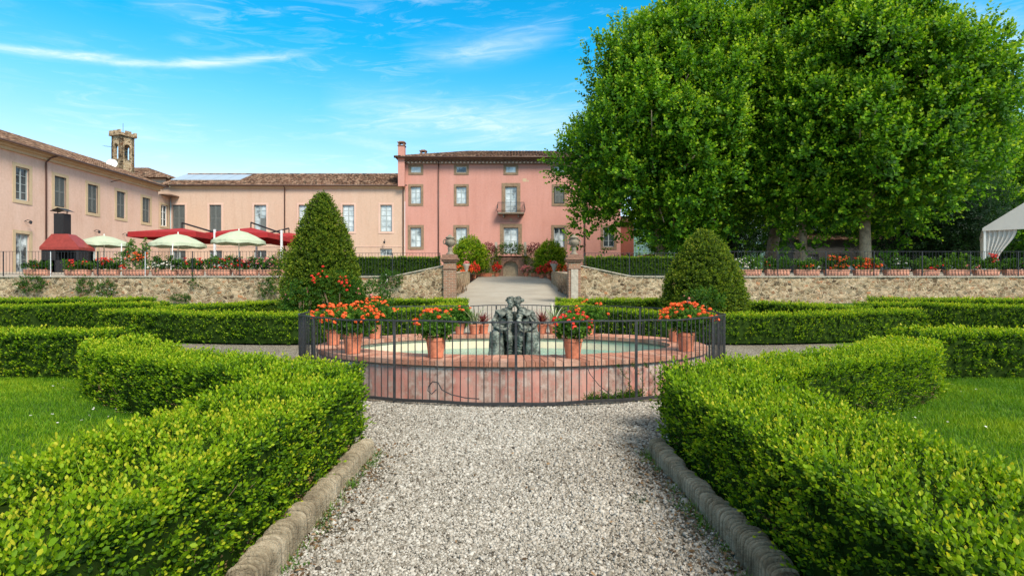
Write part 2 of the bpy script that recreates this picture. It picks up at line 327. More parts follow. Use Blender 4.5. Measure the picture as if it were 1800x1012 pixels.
class MB:
    def __init__(s): s.v = []; s.f = []; s.m = []; s.lc = []; s.cur = 0; s.c = .5
    def add(s, vs, fs):
        b = len(s.v); s.v += [tuple(x) for x in vs]; s.lc += [s.c] * len(vs)
        for f in fs: s.f.append([b + i for i in f]); s.m.append(s.cur)
    def box(s, x0, x1, y0, y1, z0, z1):
        s.add([(x0, y0, z0), (x1, y0, z0), (x1, y1, z0), (x0, y1, z0), (x0, y0, z1), (x1, y0, z1), (x1, y1, z1), (x0, y1, z1)],
              [(0, 3, 2, 1), (4, 5, 6, 7), (0, 1, 5, 4), (1, 2, 6, 5), (2, 3, 7, 6), (3, 0, 4, 7)])
    def obox(s, c, ax, ay, az):
        c, ax, ay, az = Vector(c), Vector(ax), Vector(ay), Vector(az)
        vs = [c + ax * i + ay * j + az * k for k in (-1, 1) for j in (-1, 1) for i in (-1, 1)]
        s.add(vs, [(0, 2, 3, 1), (4, 5, 7, 6), (0, 1, 5, 4), (1, 3, 7, 5), (3, 2, 6, 7), (2, 0, 4, 6)])
    def bar(s, p0, p1, w, h=None):
        p0, p1 = Vector(p0), Vector(p1); d = (p1 - p0); L = d.length; d.normalize(); h = h or w
        u = d.cross(Vector((0, 0, 1)));
        if u.length < .01: u = Vector((1, 0, 0))
        u.normalize(); n = u.cross(d)
        s.obox((p0 + p1) / 2, d * (L / 2), u * (w / 2), n * (h / 2))
    def tube(s, pts, rs, n=8, cap=True):
        pts = [Vector(p) for p in pts]
        if isinstance(rs, (int, float)): rs = [rs] * len(pts)
        rings = []; u = None
        for i, p in enumerate(pts):
            d = (pts[min(i + 1, len(pts) - 1)] - pts[max(i - 1, 0)]).normalized()
            if u is None:
                u = d.cross(Vector((0, 0, 1)))
                if u.length < .05: u = Vector((1, 0, 0))
            u = (u - d * u.dot(d)).normalized(); v = d.cross(u)
            rings.append([p + (u * math.cos(2 * math.pi * k / n) + v * math.sin(2 * math.pi * k / n)) * rs[i] for k in range(n)])
        vs = [q for r in rings for q in r]; fs = []
        for i in range(len(pts) - 1):
            for k in range(n): fs.append((i * n + k, i * n + (k + 1) % n, (i + 1) * n + (k + 1) % n, (i + 1) * n + k))
        if cap: fs.append(tuple(range(n))[::-1]); fs.append(tuple((len(pts) - 1) * n + k for k in range(n)))
        s.add(vs, fs)
    def lathe(s, prof, c=(0, 0, 0), n=16):
        vs = []; fs = []
        for r, z in prof:
            for k in range(n): vs.append((c[0] + r * math.cos(2 * math.pi * k / n), c[1] + r * math.sin(2 * math.pi * k / n), c[2] + z))
        for i in range(len(prof) - 1):
            for k in range(n): fs.append((i * n + k, i * n + (k + 1) % n, (i + 1) * n + (k + 1) % n, (i + 1) * n + k))
        s.add(vs, fs)
    def quad(s, a, b, c, d): s.add([a, b, c, d], [(0, 1, 2, 3)])
    def ball(s, c, r, n=10, sq=(1, 1, 1)):
        pr = [(max(.001, r * math.sin(math.pi * i / 6)), -r * math.cos(math.pi * i / 6)) for i in range(7)]
        b = len(s.v); s.lathe(pr, (0, 0, 0), n)
        for i in range(b, len(s.v)):
            x, y, z = s.v[i]; s.v[i] = (c[0] + x * sq[0], c[1] + y * sq[1], c[2] + z * sq[2])
    def build(s, name, mat, parent=None, smooth=False, world=True, bevel=0):
        me = bpy.data.meshes.new(name); me.from_pydata(s.v, [], s.f)
        me.polygons.foreach_set('material_index', s.m)
        if len(set(s.lc)) > 1:
            a = me.attributes.new('lc', 'FLOAT', 'POINT'); a.data.foreach_set('value', np.array(s.lc, dtype=np.float32))
        o = link_mesh(name, me, mat, parent, smooth, world)
        if bevel:
            b = o.modifiers.new('bevel', 'BEVEL'); b.width = bevel; b.segments = 2; b.limit_method = 'ANGLE'
        return o
def np_mesh(name, V, faces, lc, mat, parent=None, smooth=False, world=True, midx=None):
    """faces: list of (n,k) index arrays"""
    me = bpy.data.meshes.new(name); me.vertices.add(len(V)); me.vertices.foreach_set('co', np.ascontiguousarray(V, dtype=np.float32).ravel())
    nl = sum(f.size for f in faces); npoly = sum(len(f) for f in faces)
    me.loops.add(nl); me.loops.foreach_set('vertex_index', np.concatenate([f.ravel() for f in faces]).astype(np.int32))
    me.polygons.add(npoly)
    tot = np.concatenate([np.full(len(f), f.shape[1]) for f in faces]); st = np.concatenate([[0], np.cumsum(tot)[:-1]])
    me.polygons.foreach_set('loop_start', st.astype(np.int32))
    if midx is not None: me.polygons.foreach_set('material_index', np.concatenate(midx).astype(np.int32))
    me.update(calc_edges=True)
    if lc is not None:
        a = me.attributes.new('lc', 'FLOAT', 'POINT'); a.data.foreach_set('value', np.ascontiguousarray(lc, dtype=np.float32))
    return link_mesh(name, me, mat, parent, smooth, world)
def unit(a): return a / np.maximum(np.linalg.norm(a, axis=-1, keepdims=True), 1e-9)
# --- leaf sprig templates: (verts, faces (n,4), lc)
def leafshape(L, W, fold=.25, fine=True):
    if fine:
        v = np.array([(0, 0, 0), (-W * .42, 0, L * .30), (-W * .46, 0, L * .68), (0, 0, L), (W * .46, 0, L * .68), (W * .42, 0, L * .30)])
        v[:, 1] = np.abs(v[:, 0]) * fold
        return v, np.array([(0, 3, 2, 1), (0, 5, 4, 3)])
    v = np.array([(0, 0, 0), (-W * .5, abs(W) * .12, L * .55), (0, 0, L), (W * .5, abs(W) * .12, L * .55)])
    return v, np.array([(0, 3, 2, 1)])
def sprig(r, n, L, W, H, fine=True, tilt=(.5, 1.1), spread=.01, young=.6):
    lv, lf = leafshape(L, W, .25, fine); V = []; Fc = []; C = []
    for i in range(n):
        t = (i + .5) / n; z = H * t; a = i * 2.4 + r.uniform(-.4, .4); ti = tilt[1] + (tilt[0] - tilt[1]) * t + r.uniform(-.2, .2)
        s = (1.05 - .35 * t) * r.uniform(.8, 1.15)
        ct, stt = math.cos(ti), math.sin(ti)
        rx = np.array([(1, 0, 0), (0, ct, stt), (0, -stt, ct)]); ca, sa = math.cos(a), math.sin(a)
        rz = np.array([(ca, -sa, 0), (sa, ca, 0), (0, 0, 1)])
        v = (lv * s) @ rx.T @ rz.T + np.array((r.uniform(-spread, spread), r.uniform(-spread, spread), z))
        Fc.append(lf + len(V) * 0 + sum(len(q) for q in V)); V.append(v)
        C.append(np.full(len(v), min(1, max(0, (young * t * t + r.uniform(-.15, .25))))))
    return np.concatenate(V), np.concatenate(Fc), np.concatenate(C)
def templates(seed, k, **kw):
    r = np.random.default_rng(seed); return [sprig(r, **kw) for _ in range(k)]
class Leaves:
    def __init__(s): s.V = []; s.F = []; s.C = []; s.n = 0; s.mi = []
    def scatter(s, tm, P, A, scale, cadd=0, mi=0, r=rng, roll=None):
        m = len(P)
        if m == 0: return
        A = unit(A); up = np.tile(np.array([.0, .0, 1.0]), (m, 1)); up[np.abs(A[:, 2]) > .95] = (1, 0, 0)
        U = unit(np.cross(up, A)); W = np.cross(A, U); ro = r.uniform(0, 2 * math.pi, m) if roll is None else np.full(m, roll)
        U2 = U * np.cos(ro)[:, None] + W * np.sin(ro)[:, None]; W2 = np.cross(A, U2)
        ch = r.integers(0, len(tm), m); cadd = np.broadcast_to(cadd, (m,))
        scale = np.broadcast_to(scale, (m,))
        for k, (tv, tf, tcol) in enumerate(tm):
            i = np.nonzero(ch == k)[0]
            if len(i) == 0: continue
            v = (tv[None, :, 0, None] * U2[i][:, None, :] + tv[None, :, 1, None] * W2[i][:, None, :] + tv[None, :, 2, None] * A[i][:, None, :]) * scale[i][:, None, None] + P[i][:, None, :]
            nv = len(tv); f = tf[None] + (np.arange(len(i)) * nv)[:, None, None] + s.n
            s.V.append(v.reshape(-1, 3)); s.F.append(f.reshape(-1, tf.shape[1])); s.n += len(i) * nv
            s.C.append(np.clip(tcol[None] + cadd[i][:, None] + r.normal(0, .05, (len(i), 1)), 0, 1).ravel()); s.mi.append(np.full(len(s.F[-1]), mi))
    def raw(s, V, Fs, mi=0, c=.5):
        s.V.append(np.asarray(V, float)); s.C.append(np.full(len(V), c)); s.F.append(np.asarray(Fs) + s.n); s.n += len(V); s.mi.append(np.full(len(Fs), mi))
    def build(s, name, mat, parent=None, **k):
        return np_mesh(name, np.concatenate(s.V), s.F, np.concatenate(s.C), mat, parent, midx=s.mi, **k)
def lump(P, sc, seed=0):
    x, y, z = P[:, 0] * sc + seed, P[:, 1] * sc + seed * 1.7, P[:, 2] * sc
    return (np.sin(x * 1.7 + 1.3 * np.sin(y * 2.1)) + np.sin(y * 2.3 + 1.1 * np.sin(z * 2.7 + 1)) + np.sin(z * 2.9 + 1.7 * np.sin(x * 1.3 + 2))) / 3
# ------------------------------------------------------------------ terrain
def gz(y): return min(2.6, max(0.0, .0643 * (y - 11)))
def gzv(y): return np.clip(.0643 * (y - 11), 0, 2.6)
def tz(y): return 2.0 + .6 * min(1, max(0, (y - 24) / 14))     # terrace level
def sheet(name, xs, ys, zf, mat, kind='structure', x_of=None):
    V = [(x, y, zf(x, y)) for y in ys for x in xs]; n = len(xs)
    Fs = [(j * n + i, j * n + i + 1, (j + 1) * n + i + 1, (j + 1) * n + i) for j in range(len(ys) - 1) for i in range(n - 1)]
    mb = MB(); mb.add(V, Fs); return props(mb.build(name, mat), kind=kind)
sheet('ground', [-60, -20, 0, 20, 60], [-30, 0, 11, 12, 16, 20, 24.25], lambda x, y: gz(y), 'gravel_ground')
sheet('terrace', [-90, -40, -20, -3.0], [24.2, 28, 32, 38, 60, 130], lambda x, y: tz(y), 'terrace_ground')
sheet('terrace', [3.0, 20, 40, 90], [24.2, 28, 32, 38, 60, 130], lambda x, y: tz(y), 'terrace_ground')
sheet('path', [-3.0, 0, 3.0], [24.2, 30, 40, 51.4, 60, 130], lambda x, y: gz(y) + .0, 'ramp_gravel')
sheet('path', [-1.9, 0, 1.9], [12.6, 16, 20, 24.25], lambda x, y: gz(y) + .006, 'ramp_gravel')
sheet('land', [-3000, -90, 90, 3000], [130, 600, 4000], lambda x, y: 2.6 if y > 0 else 0, 'hill_green')
sheet('land', [-3000, -90], [24, 130], lambda x, y: 2.6, 'hill_green')
sheet('land', [90, 3000], [24, 130], lambda x, y: 2.6, 'hill_green')
def hills():
    mb = MB(); n = 60; V = []
    for j, (d, k) in enumerate(((450, 0), (600, .55), (800, 1.0), (1000, .8), (1300, 0))):
        for i in range(n):
            a = -0.25 + 1.6 * i / (n - 1); h = (70 + 25 * math.sin(a * 5 + 1) + 12 * math.sin(a * 13) + 5 * math.sin(a * 31)) * min(1, max(0, (a + .2) * 2.2))
            V.append((d * math.sin(a), d * math.cos(a), 2.0 + k * h))
    Fs = [(j * n + i, j * n + i + 1, (j + 1) * n + i + 1, (j + 1) * n + i) for j in range(4) for i in range(n - 1)]
    mb.add(V, Fs); props(mb.build('hills', 'hill_green', smooth=True), kind='structure')
hills()
def polysheet(name, pts, off, mat):
    mb = MB(); ys = [p[1] for p in pts]
    mb.add([(x, y, gz(y) + off) for x, y in pts], [tuple(range(len(pts)))]); return props(mb.build(name, mat), kind='structure')
LAWN = [(-1.9, -3), (-1.9, 5.7), (-3.0, 6.35), (-4.4, 7.0), (-5.6, 7.9), (-6.6, 9.3), (-26, 9.5), (-26, -3)]
polysheet('lawn', LAWN, .006, 'lawn_ground'); polysheet('lawn', [(-x, y) for x, y in LAWN][::-1], .006, 'lawn_ground')
def bedsheet(sx):
    mb = MB(); ys = [13.4, 14.5, 15.5, 17, 18.2, 24.1]
    xa = [-5, -2.6, -1.6, -1.4, -1.4, -3.2]; xb = [-26] * 6
    V = []
    for a, b, y in zip(xa, xb, ys): V += [(sx * b, y, gz(y) + .006), (sx * a, y, gz(y) + .006)]
    mb.add(V, [(2 * i, 2 * i + 1, 2 * i + 3, 2 * i + 2) for i in range(5)]); props(mb.build('lawn', 'lawn_ground'), kind='structure')
bedsheet(1); bedsheet(-1)
# ------------------------------------------------------------------ near gravel, grass and kerbs
def gravel():
    r = np.random.default_rng(3); tm = []
    for k in range(10):
        c = np.array([(x, y, z) for z in (-1, 1) for y in (-1, 1) for x in (-1, 1)], float) * (.5, .42, .32)
        c += r.normal(0, .10, c.shape); c[4:] *= (.72, .72, 1)
        f = np.array([(0, 2, 3, 1), (4, 5, 7, 6), (0, 1, 5, 4), (1, 3, 7, 5), (3, 2, 6, 7), (2, 0, 4, 6)])
        tm.append((c, f, np.zeros(8)))
    L = Leaves()
    for (y0, y1, hw, dens, size) in ((2.3, 3.4, 1.30, 14000, .0165), (3.4, 5.1, 1.30, 10500, .0175), (5.1, 7.3, 2.6, 6500, .021)):
        n = int((y1 - y0) * 2 * hw * dens); x = r.uniform(-hw, hw, n); y = r.uniform(y0, y1, n)
        k = np.hypot(x / 3.42, (y - 9.67) / 2.58) > 1.0
        # patches of bare earth beside the kerbs
        e = lump(np.stack([x, y, x * 0], 1), 3.0, 2); k &= ~((np.abs(x) > 1.0) & (y < 5.1) & (e > .15) & (r.random(n) < .72))
        x, y = x[k], y[k]; n = len(x)
        z = r.uniform(0, .014, n)
        A = r.normal(0, .5, (n, 3)) + (0, 0, 1)
        g = np.clip(r.beta(2.2, 1.5, n) + .10 * lump(np.stack([x, y, x * 0], 1), 1.5, 5), 0, 1)
        L.scatter(tm, np.stack([x, y, z], 1), A, size * .80 * r.lognormal(0, .34, n), g)
    props(L.build('gravel', 'gravel_stone'), 'white marble chippings covering the path in front of the fountain', 'gravel', kind='stuff')
    T = Leaves(); t2 = [(leafshape(.035, .018, .3)[0], leafshape(.035, .018, .3)[1], np.zeros(6))]
    n = 1300; s = r.choice([-1, 1], n); x = s * (1.27 - np.abs(r.normal(0, .16, n))); y = r.uniform(2.3, 5.3, n)
    x2 = r.uniform(-1.2, 1.2, 150); y2 = r.uniform(2.4, 6.6, 150)
    x = np.concatenate([x, x2]); y = np.concatenate([y, y2])
    T.scatter(t2, np.stack([x, y, np.full(len(x), .026)], 1), np.stack([r.normal(0, 1, len(x)), r.normal(0, 1, len(x)), r.normal(0, .25, len(x))], 1), r.uniform(.3, 1.1, len(x)), r.random(len(x)))
    props(T.build('leaf_litter', 'litter'), 'dry brown leaf scraps lying on the gravel', 'leaf litter', kind='stuff')
gravel()
def blade(r, H, W, bend):
    b = r.uniform(.3, 1) * bend; V = []; 
    for t, w in ((0, 1), (.4, .85), (.75, .55), (1, .04)):
        V += [(-W / 2 * w, b * t * t, H * t), (W / 2 * w, b * t * t, H * t)]
    return np.array(V), np.array([(0, 1, 3, 2), (2, 3, 5, 4), (4, 5, 7, 6)]), np.repeat([.15, .35, .5, .65], 2)
def inside(px, py, poly):
    k = np.zeros(len(px), bool); n = len(poly); j = n - 1
    for i in range(n):
        xi, yi = poly[i]; xj, yj = poly[j]
        c = ((yi > py) != (yj > py)) & (px < (xj - xi) * (py - yi) / (yj - yi + 1e-12) + xi); k ^= c; j = i
    return k
def grass(sx):
    r = np.random.default_rng(20 + sx); tm = [blade(r, .055, .0055, .03) for _ in range(8)]; L = Leaves()
    n = 260000; x = -r.uniform(1.9, 11.5, n); y = r.uniform(.8, 9.4, n)
    k = inside(x, y, LAWN) & (np.abs(x) < y * 1.05 + 2.6) & ~((x > -2.2)); x, y = x[k], y[k]; n = len(x)
    P = np.stack([x * sx, y, np.full(n, .004)], 1); e = lump(P, 1.1, 3)
    L.scatter(tm, P, r.normal(0, .35, (n, 3)) + (0, 0, 1), r.uniform(.6, 1.25, n) * (1 + .25 * e), .30 * e + .15 * lump(P, 4, 7) + r.uniform(-.2, .3, n))
    props(L.build('grass', 'leaf_grass'), 'short green lawn grass behind the %s path hedge' % ('left' if sx > 0 else 'right'), 'grass', kind='stuff')
    D = Leaves(); n = 230; x = -r.uniform(2.5, 8.5, n); y = r.uniform(3.0, 9.2, n); m = lump(np.stack([x, y, x * 0], 1), 1.4, 8) > -.1
    x, y = x[m], y[m]; n = len(x)
    pt = [(np.array([(0, 0, 0), (.012, 0, .0), (.010, .010, 0), (0, .013, 0)]), np.array([(0, 1, 2, 3)]), np.zeros(4))]
    for q in range(3):
        D.scatter(pt, np.stack([x * sx, y, np.full(n, .060)], 1) + r.normal(0, .003, (n, 3)), r.normal(0, .3, (n, 3)) + (0, 0, 1), r.uniform(.7, 1.7, n), .8)
    props(D.build('daisies', 'petal_pale'), 'tiny white petals scattered over the %s lawn' % ('left' if sx > 0 else 'right'), 'petals', kind='stuff')
grass(1); grass(-1)
def weeds():
    r = np.random.default_rng(5); tm = [blade(r, .06, .005, .04) for _ in range(6)]; lt = templates(6, 4, n=6, L=.016, W=.011, H=.03, tilt=(.7, 1.4))
    for sx, lab in ((-1, 'low green weeds along the foot of the left kerb'), (1, 'low green weeds along the foot of the right kerb')):
        L = Leaves(); c = r.uniform(2.4, 5.0, 34)
        for y0 in c:
            n = r.integers(4, 26); p = np.stack([sx * (1.245 - np.abs(r.normal(0, .05, n))), y0 + r.normal(0, .06, n), np.full(n, .008)], 1)
            L.scatter(tm, p, r.normal(0, .5, (n, 3)) + (0, 0, 1), r.uniform(.4, 1.1, n), r.uniform(0, .4, n))
            p2 = p[:8] + (-sx * .02, 0, 0); L.scatter(lt, p2, r.normal(0, .5, (len(p2), 3)) + (0, 0, 1), r.uniform(.5, 1.0, len(p2)), .0)
        props(L.build('weeds', 'leaf_geranium'), lab, 'weeds', kind='stuff')
    t = Leaves(); n = 60; p = np.stack([.88 + r.normal(0, .035, n), 3.9 + r.normal(0, .04, n), np.full(n, .012)], 1)
    t.scatter(tm, p, r.normal(0, .9, (n, 3)) + (0, 0, .7), r.uniform(.5, .9, n), .05)
    props(t.build('weed', 'leaf_tree_dark'), 'small dark weed tuft growing alone in the right side of the gravel path', 'weed')
weeds()
def kerb(sx, label):
    mb = MB(); r = random.Random(sx + 9); y0, y1 = 0.6, 5.02; n = 1100; prof = []
    for k in range(11):
        a = math.pi * k / 10; prof.append((-math.copysign(abs(math.cos(a)) ** .7, math.cos(a)) * .068, .105 + math.sin(a) ** .8 * .052))
    prof = [(-.072, -.03)] + prof + [(.072, -.03)]
    V = []; lcs = []; m = len(prof)
    for i in range(n + 1):
        t = i / n; y = y0 + (y1 - y0) * t; yw = y + .010 * math.sin(y * 9 + sx) + .006 * math.sin(y * 31); ph = (yw / .028) % 1.0; ki = int(yw / .028); hv = math.sin(ki * 12.9898 + sx * 7) * 43758.5453; hv -= math.floor(hv); g = (abs(ph - .5) * 2) ** 2.2 * (.35 + .9 * hv); bump_ = -.017 * g + .010 * (hv - .5) + .004 * math.sin(y * 7) + .003 * math.sin(y * 23 + sx)
        blk = sum(y > c for c in (1.7, 2.62, 3.5, 4.33)); bump_ += (.008, -.010, .009, -.006, .0)[blk]; crack = min(abs(y - c) for c in (1.7, 2.62, 3.5, 4.33))
        if crack < .011: bump_ -= .028
        xo = sx * (1.300 + .012 * math.sin(y * 2.1 + sx))
        end = max(0, 1 - ((y - (y1 - .09)) / .09) ** 2) ** .5 if y > y1 - .09 else 1
        for j, (px, pz) in enumerate(prof):
            f = 1 + bump_ / .085
            lean = .010 * math.sin(j * .7 + y * 3.1)
            V.append((xo + px * f * (.55 + .45 * end), y + .010 * math.sin(math.pi * j / (m - 1)) * 1.5, (pz * f + lean * .3) * (.35 + .65 * end) if pz > 0 else pz)); lcs.append(max(0, 1 - g * 1.1 - (0.6 if crack < .012 else 0)) * r.uniform(.8, 1))
    Fs = [(i * m + j, i * m + j + 1, (i + 1) * m + j + 1, (i + 1) * m + j) for i in range(n) for j in range(m - 1)]
    Fs.append(tuple(n * m + j for j in range(m)))
    mb.add(V, Fs); mb.lc = lcs
    props(mb.build('kerb', 'kerb_stone', smooth=True), label, 'kerb', 'ribbed stone kerbs edging the gravel path')
kerb(-1, 'ribbed round-topped stone kerb along the left side of the gravel path'); kerb(1, 'ribbed round-topped stone kerb along the right side of the gravel path')
def backkerb(sx):
    mb = MB(); pts = []
    for i in range(30):
        a = R(12 + 70 * i / 29); pts.append((sx * 5.0 * math.cos(a) * .93, 9.9 + 4.1 * math.sin(a) * .72, gz(9.9 + 4.1 * math.sin(a) * .72) + .06))
    mb.tube(pts, .08, 8); props(mb.build('kerb', 'kerb_stone', smooth=True), 'low stone kerb curving behind the fountain fence at its %s' % ('right' if sx > 0 else 'left'), 'kerb', 'ribbed stone kerbs edging the gravel path')
backkerb(1); backkerb(-1)

# ------------------------------------------------------------------ hedges
T_NEAR = templates(1, 7, n=14, L=.025, W=.016, H=.115, fine=True, young=.85, tilt=(.35, 1.1))
T_MID = templates(2, 6, n=9, L=.036, W=.022, H=.115, fine=False, young=.85, tilt=(.35, 1.1))
T_FAR = templates(3, 5, n=7, L=.048, W=.030, H=.11, fine=False, young=.85, tilt=(.4, 1.1))
def smooth_line(pts, step=.1):
    P = np.array(pts, float)
    for _ in range(3):   # chaikin
        Q = [P[0]]
        for a, b in zip(P[:-1], P[1:]): Q += [a * .75 + b * .25, a * .25 + b * .75]
        Q.append(P[-1]); P = np.array(Q)
    s = np.concatenate([[0], np.cumsum(np.linalg.norm(np.diff(P, axis=0), axis=1))]); m = max(2, int(s[-1] / step))
    t = np.linspace(0, s[-1], m); return np.stack([np.interp(t, s, P[:, 0]), np.interp(t, s, P[:, 1])], 1), s[-1]
def hedge(name, pts, W, H, label, lines_extra=(), seed=1, base=gzv, mat='leaf_box', lod=None, group='clipped box hedges of the parterre', dens=1.0, cat='hedge', ends=(True, True), coff=0, T=None):
    r = np.random.default_rng(seed); L = Leaves()
    for li, line in enumerate([pts] + list(lines_extra)):
        C, length = smooth_line(line); tang = unit(np.gradient(C, axis=0)); nrm = np.stack([-tang[:, 1], tang[:, 0]], 1)
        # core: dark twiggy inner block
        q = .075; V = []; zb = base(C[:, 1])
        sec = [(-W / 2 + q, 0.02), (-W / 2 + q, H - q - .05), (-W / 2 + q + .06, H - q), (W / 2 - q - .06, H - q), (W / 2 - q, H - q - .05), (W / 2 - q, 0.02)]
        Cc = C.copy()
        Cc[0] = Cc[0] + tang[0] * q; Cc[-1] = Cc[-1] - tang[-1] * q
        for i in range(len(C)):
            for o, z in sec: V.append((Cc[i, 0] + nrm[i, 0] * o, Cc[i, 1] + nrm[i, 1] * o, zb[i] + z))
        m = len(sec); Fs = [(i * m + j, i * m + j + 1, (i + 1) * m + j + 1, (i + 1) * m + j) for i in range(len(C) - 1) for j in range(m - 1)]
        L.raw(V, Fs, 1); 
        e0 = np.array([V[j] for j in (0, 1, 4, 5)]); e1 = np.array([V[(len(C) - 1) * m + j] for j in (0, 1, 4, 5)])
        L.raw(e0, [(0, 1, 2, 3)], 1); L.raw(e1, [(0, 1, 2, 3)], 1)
        # surface samples
        per = W + 2 * H; nmax = int(length * per * 680 * dens)
        s = r.uniform(0, 1, nmax) * (len(C) - 1); i0 = np.minimum(s.astype(int), len(C) - 2); fr = (s - i0)[:, None]
        c = C[i0] * (1 - fr) + C[i0 + 1] * fr; nn = unit(nrm[i0] * (1 - fr) + nrm[i0 + 1] * fr)
        u = r.uniform(0, per, nmax); off = np.where(u < H, -W / 2, np.where(u < H + W, u - H - W / 2, W / 2)); z = np.where(u < H, u, np.where(u < H + W, H, per - u))
        nx = np.where(u < H, -1.0, np.where(u < H + W, 0.0, 1.0)); nz = np.where((u >= H) & (u < H + W), 1.0, 0.0)
        # soften the upper edges
        d = np.minimum(W / 2 - np.abs(off), .12) ; et = (z > H - .12) ; dz = np.where(et & (nz == 0), (z - (H - .12)) / .12, 0); off = off - np.sign(off) * (dz ** 2) * .04
        dt = np.where(nz == 1, 1 - np.minimum((W / 2 - np.abs(off)) / .12, 1), 0); z = z - dt ** 2 * .05
        nz = nz + dz * .7; nx = nx + np.sign(off) * dt * .7
        P = np.stack([c[:, 0] + nn[:, 0] * off, c[:, 1] + nn[:, 1] * off, base(c[:, 1]) + z], 1)
        A = np.stack([nn[:, 0] * nx, nn[:, 1] * nx, nz], 1)
        for ei, (ii, sg) in enumerate(((0, -1), (len(C) - 1, 1))):
            if not ends[ei]: continue
            ne = int(W * H * 760 * dens); o = r.uniform(-W / 2, W / 2, ne); ze = r.uniform(0, H, ne)
            out_ = .10 * (1 - (2 * np.abs(o) / W) ** 3) * sg; t_ = tang[ii]
            Pe = np.stack([C[ii, 0] + nrm[ii, 0] * o + t_[0] * out_, C[ii, 1] + nrm[ii, 1] * o + t_[1] * out_, base(np.full(ne, C[ii, 1])) + ze], 1)
            P = np.concatenate([P, Pe]); A = np.concatenate([A, np.tile([t_[0] * sg, t_[1] * sg, 0], (ne, 1))])
        P = P - unit(A) * (.07 + .045 * r.random(len(P))[:, None]) + unit(A) * (lump(P, 6, seed) * .030 + lump(P, 1.6, seed + 3) * .025)[:, None]
        dist = np.linalg.norm(P - (0, 0, 1.5), axis=1); keep = np.abs(P[:, 0]) < P[:, 1] * 1.1 + 2.6
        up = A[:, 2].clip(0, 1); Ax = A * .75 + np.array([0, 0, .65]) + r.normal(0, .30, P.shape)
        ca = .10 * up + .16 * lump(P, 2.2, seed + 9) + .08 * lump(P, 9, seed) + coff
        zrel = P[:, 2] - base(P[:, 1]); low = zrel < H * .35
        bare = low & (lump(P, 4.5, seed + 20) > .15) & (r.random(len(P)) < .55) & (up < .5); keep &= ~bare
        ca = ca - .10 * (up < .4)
        rr = r.random(len(P))
        a = keep & (dist < 4.4); b = keep & (dist >= 4.4) & (dist < 9.5) & (rr < .72); f = keep & (dist >= 9.5) & (rr < .46)
        if mat != 'leaf_box': a = a & False; b = b & False; f = keep & (rr < .4)
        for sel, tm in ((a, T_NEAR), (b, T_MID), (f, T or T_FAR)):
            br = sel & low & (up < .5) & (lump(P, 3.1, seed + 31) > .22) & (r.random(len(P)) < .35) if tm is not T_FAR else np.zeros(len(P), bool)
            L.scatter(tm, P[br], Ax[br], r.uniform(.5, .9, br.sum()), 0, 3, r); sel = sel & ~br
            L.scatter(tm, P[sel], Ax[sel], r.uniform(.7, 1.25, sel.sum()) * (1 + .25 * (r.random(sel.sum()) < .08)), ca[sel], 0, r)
        # twigs showing through the lower half
        nt_ = int(length * 60) if dist.min() < 8 else 0
        if nt_:
            sel = r.choice(np.nonzero((zrel < H * .6) & (up < .5) & keep & (dist < 9))[0], nt_)
            tv = np.array([(-.0018, 0, 0), (.0018, 0, 0), (.001, .0, .16), (-.001, .0, .16)]); tw = [(tv, np.array([(0, 1, 2, 3)]), np.zeros(4))]
            L.scatter(tw, P[sel] - A[sel] * .03, A[sel] * .4 + np.array([0, 0, .7]) + r.normal(0, .4, (nt_, 3)), r.uniform(.5, 1.3, nt_), 0, 2, r)
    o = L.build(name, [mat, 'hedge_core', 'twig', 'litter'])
    return props(o, label, cat, group)
for sx, side in ((1, 'left'), (-1, 'right')):
    m = lambda pts: [(sx * x, y) for x, y in pts]
    hedge('box_hedge', m([(-1.80, .5), (-1.80, 3), (-1.82, 5.15)]), .92, .69, 'big foreground hedge on the %s, running above the kerb and bending away before the fountain' % side,
          [m([(-1.75, 5.35), (-3.0, 6.15), (-4.3, 6.9), (-5.4, 7.7), (-6.35, 9.0)])], seed=2 + sx, ends=(True, True))
    hedge('box_hedge', m([(-6.75, 9.55), (-10, 9.55), (-17, 9.6)]), .95, .76, 'straight hedge closing the %s lawn at its far side, behind the lawn' % side, seed=12 + sx)
    hedge('box_hedge', m([(-1.75, 16.6), (-1.75, 15.7), (-2.9, 14.5), (-4.6, 13.5), (-7.4, 13.7), (-10.4, 14.65)]), .95, .70, 'crescent hedge loop behind the fountain on the %s, round the foot of the cone topiary' % side,
          [m([(-1.5, 17.6), (-4.7, 17.8), (-7.2, 17.3), (-8.8, 15.9), (-9.6, 15.1)])], seed=22 + sx, dens=.8)
    hedge('box_hedge', m([(-10.2, 16.25), (-11.6, 16.2), (-14.6, 15.1), (-22, 14.9)]), .95, .72, 'long %s side hedge behind the crescent hedge, second from the stone wall' % side, seed=32 + sx, dens=.8)
    hedge('box_hedge', m([(-11.8, 18.1), (-16, 17.8), (-24, 17.7)]), .95, .70, 'farthest %s side hedge, the low one right before the stone wall' % side, seed=42 + sx, dens=.8)
    hedge('terrace_hedge', m([(-7.5, 25.3), (-5, 25.3), (-3.35, 25.3)]), .9, .88, 'dark clipped hedge up on the stone wall beside the %s gate pillar' % side, seed=52 + sx, dens=.7,
          base=lambda y: np.full(np.shape(y), 2.0), group='clipped hedges beside the gate pillars', coff=-.16)
